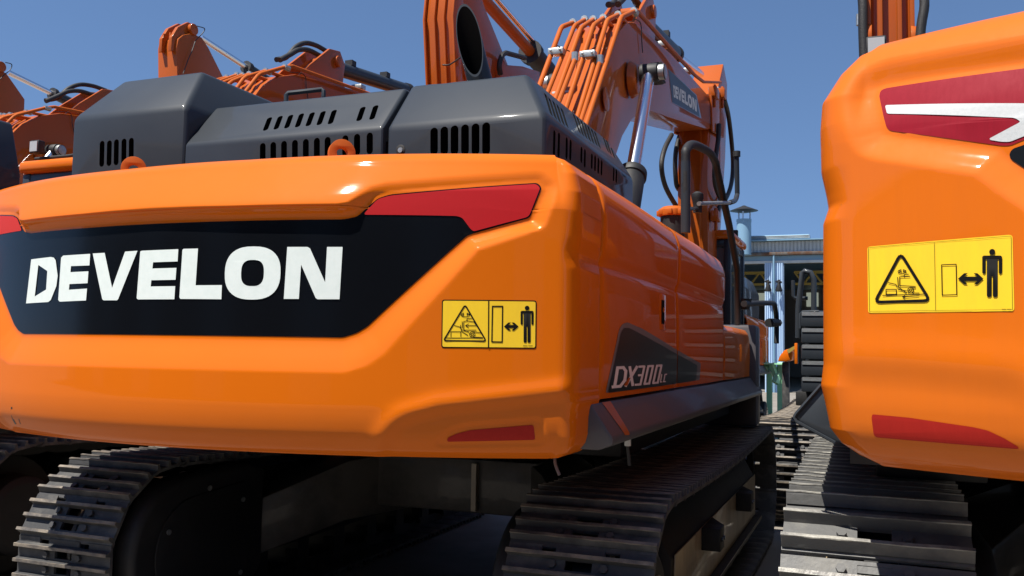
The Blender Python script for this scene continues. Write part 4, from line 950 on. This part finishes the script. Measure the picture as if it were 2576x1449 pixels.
# arms under the boom tips of A
def make_arm(root, bm_, dx, dy):
    D_ = Vector((dx, dy, 0)); mb = MB()
    mb.prism([Vector((XL+.03, a, b))+D_ for a, b in ((12.35, 4.78), (12.25, 4.0), (12.35, 2.6), (12.55, 1.3), (12.95, 1.3), (13.35, 3.2), (13.9, 4.6), (14.1, 5.8), (13.7, 6.0), (13.2, 5.5))], (XR-XL-.06, 0, 0), M_boom)
    ar = mb.build('arm', root, bevel=.012, auto=25)
    for xx in (XL+.10, XR-.13):
        m_ = MB(); m_.box(xx+dx, xx+dx+.015, 12.22+dy, 12.26+dy, 1.4, 4.7, M_boom); m_.build('arm_rib', ar)
    return ar
arA = make_arm(A, bA, 0, 0)
# hoses hanging around A's arm
for lst, X in ((((1105, 868), (1060, 960), (1040, 1070), (1065, 1200), (1130, 1320), (1150, 1340)), -2.5), (((1155, 880), (1135, 960), (1128, 1060), (1135, 1180), (1150, 1220)), -2.45),
               (((1410, 800), (1405, 900), (1385, 1050), (1385, 1180), (1420, 1280), (1460, 1320)), -1.93), (((1445, 640), (1470, 740), (1490, 900), (1500, 1060), (1490, 1180), (1460, 1270), (1410, 1340), (1400, 1400)), -1.93)):
    mb = MB(); pp = [P(*Z3(*q), X=X) for q in lst]; mb.tube(catmull(pp, 6), .033, M_ribrub, n=10); mb.build('arm_hose', arA, auto=60)
for (zx, zy), sx in (((1390, 1395), .06), ((1432, 610), .09), ((1380, 600), .07)):
    p = P(*Z3(zx, zy), X=-1.95); mb = MB(); mb.box(p.x-.06, p.x+.05, p.y-.12, p.y+.12, p.z-.07, p.z+.07, M_boom); mb.tube([p+Vector((0, 0, -.2)), p+Vector((0, 0, .12))], .025, M_orgm, n=8); mb.build('arm_valve', arA, bevel=.01)
# work lamp on boom side
p = P(*Z3(1010, 475), X=-1.86); mb = MB(); mb.box(p.x-.05, p.x+.06, p.y-.09, p.y+.09, p.z-.09, p.z+.09, M_rub); wl = mb.build('boom_lamp', bA, bevel=.02)
for k in range(4): mb = MB(); mb.box(p.x-.055, p.x+.065, p.y-.1, p.y+.1, p.z-.07+k*.045, p.z-.055+k*.045, M_matblk); mb.build('lamp_fin', wl)

# ------------------------------------------------------------------ arms of the facing row (vertical arms with clevis tops)
def face_arm(root, X0, X1, yr, outline, lug, rod, scale=1):
    """X0..X1 width, outline = (y,z) side polygon, lug = (y,z) pin, rod -> (y,z) of cylinder mouth"""
    mb = MB(); mb.prism([(X1, a, b) for a, b in outline], (X0-X1, 0, 0), M_boom); ar = mb.build('arm', root, bevel=.01, auto=25)
    for xx in (X0+.25*(X1-X0), X0+.62*(X1-X0)):
        m_ = MB(); ys = outline[0][0]; m_.prism([(xx, outline[1][0]-.01, outline[1][1]), (xx, ys-.045, outline[1][1]), (xx, ys-.03, outline[0][1]), (xx, ys, outline[0][1])], (.022, 0, 0), M_boom); m_.build('arm_rib', ar)
    return ar
def px_outline(pts, X): return [(lambda q: (q.y, q.z))(P(*p, X=X)) for p in pts]
# tip 2 (above charcoal box)
def arm_tip(root, Zf, pin, body, lugs, X1, wdt, cyl, wire, lo_z):
    X0 = X1-wdt
    out = px_outline([Zf(*p) for p in body], X1); y0 = out[0][0]
    out = out+[(out[-1][0]+.1, lo_z), (out[0][0]+.35, lo_z)]
    mb = MB(); mb.prism([(X1, a, b) for a, b in out], (-wdt, 0, 0), M_boom); ar = mb.build('arm', root, bevel=.012, auto=25)
    lo = px_outline([Zf(*p) for p in lugs], X1)
    for xx in (X1-.12*wdt, X1-.62*wdt):
        mb = MB(); mb.prism([(xx, a-.03, b) for a, b in lo], (-.16*wdt, 0, 0), M_boom); mb.build('arm_lug', ar, bevel=.008)
    c = P(*Zf(*cyl[0]), X=X1-.5*wdt); e = P(*Zf(*cyl[1]), X=X1-.5*wdt); 
    mb = MB(); mb.tube([c, e], .055, M_chr, n=16); rd = mb.build('piston_rod', ar)
    mb = MB(); mb.tube([e, e+(e-c)*.9], .10, M_grey, n=16); mb.tube([e+(e-c)*-.03, e+(e-c)*.05], .125, M_rub, n=16); mb.build('arm_cylinder', rd)
    pc = P(*Zf(*pin), X=X1); mb = MB(); mb.tube([Vector((X1-.06, pc.y, pc.z)), Vector((X1+.03, pc.y, pc.z))], .10, M_boom, n=20); mb.build('pin_cap', ar, bevel=.01)
    mb = MB(); wp = [P(*Zf(*q), X=X1+.06) for q in wire]; mb.tube(catmull(wp, 5), .009, M_rub, n=6); mb.build('grease_line', ar)
    # rear stiffeners facing the camera
    for f_ in (.30, .66):
        a, b = out[0], out[1]
        m_ = MB(); xx = X1-wdt*f_; m_.box(xx-.015, xx+.015, a[0]-.045, a[0]+.02, b[1]-.1, a[1]+.25, M_boom); m_.build('arm_rib', ar, bevel=.005)
    # boom behind: from arm foot down-right and away
    mb = MB(); yb = c.y; mb.prism([(X1-.04, a, b) for a, b in ((yb+.5, 4.5), (yb+.6, 5.1), (yb+4.6, 4.9), (yb+6.4, 4.0), (yb+7.4, 2.0), (yb+6.9, 1.9), (yb+5.6, 3.4), (yb+4.3, 4.1))], (-wdt+.08, 0, 0), M_boom); mb.build('boom', root, bevel=.012, auto=25)
    return ar
arm_tip(E2, Z1, (1245, 190), [(1140, 300), (1150, 250), (1180, 225), (1230, 215), (1300, 240), (1345, 310), (1440, 500)], [(1125, 330), (1130, 240), (1170, 175), (1235, 143), (1270, 160), (1290, 230), (1330, 310), (1290, 330)], -11.0, .42, ((1290, 240), (1590, 435)), ((1270, 168), (1318, 185), (1300, 220), (1262, 260), (1240, 320), (1210, 390), (1180, 475)), 1.9)
arm_tip(E3, Z1, (5, 430), [(-110, 540), (-100, 480), (-70, 460), (-20, 450), (40, 470), (90, 540), (160, 640)], [(-125, 560), (-120, 470), (-80, 410), (0, 385), (30, 400), (50, 470), (85, 540), (50, 560)], -15.3, .42, ((50, 465), (340, 605)), ((35, 402), (75, 415), (65, 450), (30, 480), (0, 510)), 1.9)
def tip3():
    X1 = -3.85; wd = .34
    out = px_outline([Z2(*p) for p in [(1545, 60), (1548, -80), (1600, -200), (1640, -150), (1700, 50), (1850, 420), (1870, 470), (1820, 540), (1600, 640), (1560, 560)]], X1)
    mb = MB(); mb.prism([(X1, a, b) for a, b in out]+[], (-wd, 0, 0), M_boom); ar = mb.build('arm', E1, bevel=.012, auto=25)
    y = out[0][0]
    # rear plate with two long ribs, slanted inwards at the middle
    ys = px_outline([Z2(1545, 60)], X1)[0]; yz = px_outline([Z2(1550, 560)], X1)[0]; zu = P(*Z2(1400, 190), Y=ys[0]).z
    pts = [(ys[0]-.02, ys[1]+.9), (ys[0]-.16, zu+.3), (ys[0]-.20, zu), (ys[0]-.10, zu-.65), (ys[0]-.02, zu-1.1), (ys[0]+.2, zu-1.1), (ys[0]+.2, ys[1]+.9)]
    mb = MB(); mb.prism([(X1-.02, a, b) for a, b in pts], (-wd+.04, 0, 0), M_boom); mb.build('arm_rear_plate', ar, bevel=.01)
    for f_ in (.0, .30, .62, .95):
        mb = MB(); xx = X1-wd*f_; mb.prism([(xx, a-.035, b) for a, b in pts[:5]]+[(xx, ys[0], zu-1.1), (xx, ys[0], ys[1]+.9)], (-.022, 0, 0), M_boom); mb.build('arm_rib', ar, bevel=.004)
    z0 = zu-1.15
    for f_ in (.05, .66):
        mb = MB(); mb.tube([(X1-wd*f_, ys[0]-.04, z0+.12), (X1-wd*(f_+.26), ys[0]-.04, z0+.12)], .13, M_boom, n=24); mb.build('linkage_boss', ar, bevel=.01)
    mb = MB(); mb.tube([(X1-wd*.32, ys[0]-.04, z0+.12), (X1-wd*.66, ys[0]-.04, z0+.12)], .12, M_grey, n=24); mb.build('linkage_bush', ar)
    mb = MB(); wp = [P(*Z2(*q), Y=ys[0]-.25) for q in ((1395, 470), (1440, 470), (1490, 440), (1525, 415))]; mb.tube(catmull(wp, 5), .008, M_rub, n=6); mb.build('grease_line', ar)
    c = P(*Z2(1640, -60), X=X1-.2); e = P(*Z3(200, 340), X=X1-.2); mb = MB(); mb.tube([c, e], .07, M_orgm, n=16); c2 = c+Vector((.03, .05, .14)); e2 = e+Vector((.03, .05, .14)); mb.tube([c2, e2], .035, M_chr, n=12); rd = mb.build('piston_rod', ar)
    mb = MB(); mb.tube([e, e+(e-c)*.35], .13, M_rub, n=18); mb.tube([e+(e-c)*-.03, e+(e-c)*.03], .16, M_rub, n=14); mb.build('arm_cylinder', rd)
    pl = px_outline([Z2(*p) for p in ((1830, 420), (1860, 470), (1980, 480), (2100, 520), (2100, 640), (1800, 640))], X1+.05); mb = MB(); mb.prism([(X1+.05, a, b) for a, b in pl], (-.3, 0, 0), M_boom); mb.build('boom', E1, bevel=.01)
    mb = MB(); wp = [P(*Z2(*q), X=X1+.12) for q in ((1815, 540), (1805, 480), (1822, 410), (1850, 385), (1880, 390), (1990, 420))]; mb.tube(catmull(wp, 5), .03, M_rub, n=8); mb.build('oil_hose', ar)
tip3()
# arm of H seen between the near machines
def armH():
    zt = 7.4; Yh = 9.3
    L = lambda x: P(*Z5(0, 0)).x
    xa = P(*(1887+765*.3905, 60), Y=Yh).x; xb = P(*(1887+1043*.3905, 60), Y=Yh).x; zb = 2.4
    mb = MB(); mb.box(xa, xb, Yh, Yh+.5, 3.2, zt, M_boom); ar = mb.build('arm', H, bevel=.01)
    for px in (765, 838, 962, 1043):
        x = P(*(1887+px*.3905, 60), Y=Yh).x
        mb = MB(); mb.box(x-.02, x+.02, Yh-.10, Yh-.001, 3.2, zt, M_boom); mb.build('arm_rib', ar, bevel=.004)
    for px, s_ in ((715, 1), (1105, -1)):
        x = P(*(1887+px*.3905, 100), Y=Yh).x; z = P(*(1887+px*.3905, 80), Y=Yh).z
        mb = MB(); mb.tube([(x-.02, Yh-.02, z-.1), (x+.10*s_, Yh-.02, z-.1)], [.14, .16], M_boom, n=22); mb.build('pin_boss', ar, bevel=.01)
        pts = [Vector((x-.04, Yh-.1, z+.35)), Vector((x, Yh-.14, z+.38)), Vector((x+.02, Yh-.16, z+.2)), Vector((x+.02*s_, Yh-.16, z-.1)), Vector((x+.04*s_, Yh-.14, z-.8))]
        mb = MB(); mb.tube(catmull(pts, 5), .045, M_ribrub, n=10); mb.build('oil_hose', ar, auto=60)
        mb = MB(); mb.tube([(x-.015*s_, Yh-.05, z+.05), (x-.015*s_, Yh-.05, z+.16)], .03, M_zinc, n=8); mb.build('hose_fitting', ar)
    mb = MB(); mb.box(-.58, 1.9, 9.25, 13.0, 1.2, 2.0, M_grey); mb.build('main_frame', H, bevel=.03)
    # boom going away behind the arm
    mb = MB(); mb.prism([(xb-.02, a, b) for a, b in ((Yh+.51, 5.6), (Yh+.51, 6.2), (Yh+3.2, 5.3), (Yh+4.2, 3.2), (Yh+3.6, 2.2), (Yh+2.7, 4.4))], (xa-xb+.04, 0, 0), M_boom); mb.build('boom', H, bevel=.01)
    # black steps at the front right corner
    x0 = P(2015, 850, Y=8.7).x
    for k in range(5):
        zt_ = P(2030, 786+k*41, Y=8.7+0*k).z; zb_ = P(2030, 786+k*41+36, Y=8.7).z
        mb = MB(); mb.box(x0, x0+.55, 8.7-.03*k*0, 9.2, zb_, zt_, M_grey); st = mb.build('access_step', H, bevel=.012)
        mb = MB(); mb.box(x0+.01, x0+.54, 8.692, 8.70, zt_-.03, zt_+.004, M_zinc); mb.build('step_tread', st)
    pts = [P(*Z5(*q), Y=8.8) for q in ((1003, 800), (1005, 620), (1030, 420), (1040, 412), (1075, 420), (1095, 460), (1095, 640))]
    mb = MB(); mb.tube(pts, .026, M_grey, n=10); mb.build('handrail', H, auto=60)
    pts = [P(*Z5(*q), Y=8.75) for q in ((1016, 745), (1018, 660), (1030, 648), (1125, 646))]; mb = MB(); mb.tube(pts, .014, M_grey, n=8); mb.build('step_rail', H, auto=60)
    pts = [P(*Z5(*q), Y=8.9) for q in ((975, 465), (975, 555), (985, 570), (1060, 570))]; mb = MB(); mb.tube(pts, .018, M_grey, n=8); mb.build('mirror_arm', H, auto=60)
    a = P(*Z5(985, 830), Y=8.9); b = P(*Z5(1003, 950), Y=8.9); mb = MB(); mb.box(a.x, b.x, 8.85, 8.95, b.z, a.z, M_org); mb.build('corner_plate', H, bevel=.004)
armH()
# small orange bucket-like attachment and green trestle, far behind
t = thing('green_trestle', 'small mint green steel trestle standing beside the far tracks', 'trestle', (-1.2, 17, 0))
for (a, b) in (((792, 1005), (830, 950)), ((850, 950), (890, 1065)), ((905, 945), (905, 1060)), ((870, 1060), (905, 960))):
    pa = P(*Z5(*a), Y=17); pb = P(*Z5(*b), Y=17); mb = MB(); mb.tube([pa, Vector((pb.x, 17.1, pb.z))], .07, M_green, n=6); mb.build('leg', t)
pa = P(*Z5(785, 945), Y=17); pb = P(*Z5(915, 955), Y=17); mb = MB(); mb.box(pa.x, pb.x, 16.9, 17.7, pb.z, pa.z, M_green); mb.build('top_beam', t)
for (a, b) in ((pa.x+.1, 17.6), (pb.x-.1, 17.6)): mb = MB(); mb.box(a-.05, a+.05, b-.05, b+.05, 0, pb.z, M_green); mb.build('leg', t)
t = thing('attachment', 'orange curved attachment lying in front of the hall beside the trestle', 'attachment', (-.9, 16, 0))
pts = [P(*Z5(*q), Y=16) for q in ((885, 935), (900, 900), (925, 870), (960, 860), (972, 885), (968, 930), (930, 938))]
mb = MB(); mb.prism(pts, (0, .6, 0), M_org); mb.build('shell', t, bevel=.02)
mb = MB(); mb.prism([p+Vector((0, -.05, -.0)) for p in [P(*Z5(*q), Y=16) for q in ((940, 870), (985, 845), (990, 860), (950, 890))]], (0, .1, 0), M_yelt); mb.build('rim', t)
sup_ = MB(); q = P(*Z5(925, 940), Y=16); sup_.box(q.x-.06, q.x+.06, 16.2, 16.32, 0, q.z, M_steel); sup_.build('base_block', t, bevel=.02)

# ------------------------------------------------------------------ blue hall
HY = 40
def H2(x, y): return P(*Z5(x, y), Y=HY)
hall = thing('workshop_hall', 'pale blue steel workshop hall with open doors and yellow roof trusses', 'building', (-2, HY, 0))
zb1 = H2(800, 352).z; zop = H2(800, 366).z; zg = H2(800, 303).z; zr = H2(800, 240).z; zr2 = H2(800, 198).z
xs_ = [H2(x, 600).x for x in (700, 812, 862, 920, 1125)]
W_op = xs_[4]-xs_[3]+.6
def hpart(name, x0, x1, y0, y1, z0, z1, m, bev=0): mb = MB(); mb.box(x0, x1, y0, y1, z0, z1, m); return mb.build(name, hall, bevel=bev)
XA, XB = -22, 18
zl = lambda y: H2(900, y).z
hpart('lintel', XA, XB, HY-.03, HY+.25, zl(366), zl(352), M_cream); hpart('fascia_beam', XA, XB, HY+.02, HY+.3, zl(351.5), zl(323), M_bluer)
mb = MB(); n = 260
for i in range(n):
    x = XA+(XB-XA)*i/n; mb.box(x, x+(XB-XA)/n*.55, HY-.02, HY+.2, zl(302), zl(241), M_cream)
mb.box(XA, XB, HY+.02, HY+.2, zl(302), zl(241), M_cream); mb.build('upper_cladding', hall, smooth=False)['kind'] = 'stuff'
hpart('gutter', XA, XB, HY-.22, HY+.1, zl(322), zl(304), M_rust, .02); hpart('eave_trim', XA, XB, HY-.30, HY+.3, zl(239), zl(233), M_bluer)
rx1 = H2(1066, 200).x
mb = MB(); mb.prism([(XA, HY-.1, zl(232)), (XA, HY-.05, zl(205)), (XA, HY+.3, zl(197)), (XA, HY+1.2, zl(196)), (XA, HY+1.2, zl(232))], (rx1-XA, 0, 0), M_bluer); mb.build('ridge_vent', hall, bevel=.02)
for yy in (226, 219, 212): hpart('roof_rib', XA, rx1+.05, HY-.14, HY-.06, zl(yy), zl(yy-3), M_cream)
mb = MB(); mb.prism([(XA, HY+1.3, zl(232)), (XA, HY+18, zl(232)+1.2), (XA, HY+36, zl(232)), (XA, HY+36, zl(236)), (XA, HY+1.3, zl(236))], (XB-XA, 0, 0), M_bluer); mb.build('roof', hall)
zr = zl(240); zb1 = zl(352); zop = zl(366)
# columns: corrugated leaves
def column(x0, x1):
    mb = MB(); n = 9; w_ = (x1-x0)/n
    for i in range(n): mb.box(x0+i*w_, x0+(i+.55)*w_, HY-.07, HY+.1, 0, zop, M_blue)
    mb.box(x0, x1, HY-.02, HY+.45, 0, zop, M_blue); return mb.build('door_pillar', hall, smooth=False)
p_w = xs_[3]-xs_[1]; opn = xs_[4]-xs_[3]+1.2; period = opn+p_w
xk = xs_[1]
cols = [xs_[1]-(k+1)*period for k in range(3)]+[xs_[1]]+[xs_[1]+k*period for k in (1, 2)]
for x in cols:
    c1 = column(x, x+p_w); m_ = MB(); mb = MB(); mb.tube([(x+p_w*.5, HY-.16, 0), (x+p_w*.5, HY-.16, zl(322))], .04, M_bluer, n=10); mb.build('downpipe', hall)
for x in cols[:-1]:
    xa, xb = x+p_w, x+period; hpart('opening_dark_head', xa, xb, HY+.3, HY+.34, zop-.02, zop, M_matblk)
    n = 6; mb = MB(); zt, zlo = zop-.05, H2(760, 428).z
    mb.box(xa, xb, HY+6, HY+6.1, zlo-.06, zlo+.06, M_yelt); mb.box(xa, xb, HY+6, HY+6.1, zt+.1, zt+.25, M_yelt)
    for i in range(n):
        u0 = xa+(xb-xa)*i/n; u1 = xa+(xb-xa)*(i+1)/n; a_, b_ = ((u0, zlo), (u1, zt+.2)) if i % 2 else ((u0, zt+.2), (u1, zlo))
        mb.tube([(a_[0], HY+6.05, a_[1]), (b_[0], HY+6.05, b_[1])], .055, M_yelt, n=6)
    mb.build('roof_truss', hall)
hpart('inner_wall', XA, XB, HY+30, HY+30.3, 0, zr+1.0, M_ibar); hpart('hall_floor', XA, XB, HY+.5, HY+30, .01, .03, M_ibar)
hpart('side_wall', XA-.2, XA-.01, HY, HY+30, 0, zr+.8, M_blue); hpart('side_wall', XB+.01, XB+.2, HY, HY+30, 0, zr+.8, M_blue)
for px0, px1, y0, y1 in ((712, 760, 540, 590), (765, 812, 540, 590), (1052, 1080, 537, 618), (1086, 1122, 537, 618)):
    Yw = HY+29.9; a_ = P(*Z5(px0, y0), Y=Yw); b_ = P(*Z5(px1, y1), Y=Yw); mb = MB(); mb.box(a_.x, b_.x, Yw, Yw+.05, b_.z, a_.z, M_win); mb.build('window', hall)
for px in (835, 897):
    a_ = H2(px, 480); mb = MB(); mb.tube([(a_.x-.12, HY-.1, a_.z+.05), (a_.x+.1, HY-.5, a_.z-.02)], .05, M_matblk, n=8); mb.tube([(a_.x, HY-.35, a_.z+.1), (a_.x, HY-.35, a_.z-.1), (a_.x, HY-.35, a_.z-.35), (a_.x, HY-.35, a_.z-.4)], [.05, .07, .15, .13], M_matblk, n=14); mb.build('wall_lamp', hall, auto=60)
# chimney with conical cap
cx = H2(703, 200); rch = (H2(743, 200).x-H2(663, 200).x)/2*1.04; zt = H2(703, 130).z; zb = H2(703, 303).z
chm = thing('chimney', 'pale blue round chimney with a dark conical rain cap on the hall roof', 'chimney', (cx.x, HY-1.2, zb-.3))
mb = MB(); mb.tube([(cx.x, HY-.75, zb-.2), (cx.x, HY-.75, zt)], rch, M_blue, n=32); mb.tube([(cx.x, HY-.75, zt-.08), (cx.x, HY-.75, zt+.02)], rch*1.04, M_blue, n=32); mb.m = [0]*len(mb.m); mb.ms = [M_bluer]; mb.build('chimney_pipe', chm, auto=50)
zc1, zc2 = H2(703, 78).z, H2(703, 48).z; rc_ = (H2(792, 70).x-H2(630, 70).x)/2
mb = MB(); mb.tube([(cx.x, HY-.75, zc1-.08), (cx.x, HY-.75, zc1), (cx.x, HY-.75, zc2-.05), (cx.x, HY-.75, zc2)], [rc_*.3, rc_, rc_*.25, .05], M_matblk, n=32); mb.build('rain_cap', chm, auto=25)
for a in (0.5, 2.6, 4.7): mb = MB(); mb.tube([(cx.x+rch*.9*math.cos(a), HY-.75+rch*.9*math.sin(a), zt-.1), (cx.x+rch*.9*math.cos(a), HY-.75+rch*.9*math.sin(a), zc1)], .035, M_blue, n=6); mb.build('cap_strut', chm)

# ------------------------------------------------------------------ unseen shed added behind the camera to block low sky and darken reflections
shed = thing('sky_blocker_shed', 'long grey blue shed added out of view to block low sky and darken reflections', 'building', (0, -14, 0))
def spart(name, x0, x1, y0, y1, z0, z1, m, bev=0): mb = MB(); mb.box(x0, x1, y0, y1, z0, z1, m); return mb.build(name, shed, bevel=bev)
spart('wall', -34, 30, -20, -14, 0, 6.8, M_bluer); mb = MB(); mb.prism([(-34.6, -13.4, 6.8), (-34.6, -17, 8.2), (-34.6, -20.6, 6.8)], (65.2, 0, 0), M_rust); mb.build('roof', shed)
for k in range(9): spart('roller_door', -31+k*7, -26.6+k*7, -13.99, -13.9, 0, 4.6, M_matblk); spart('door_frame', -31.3+k*7, -26.3+k*7, -13.995, -13.97, 4.61, 4.9, M_cream)
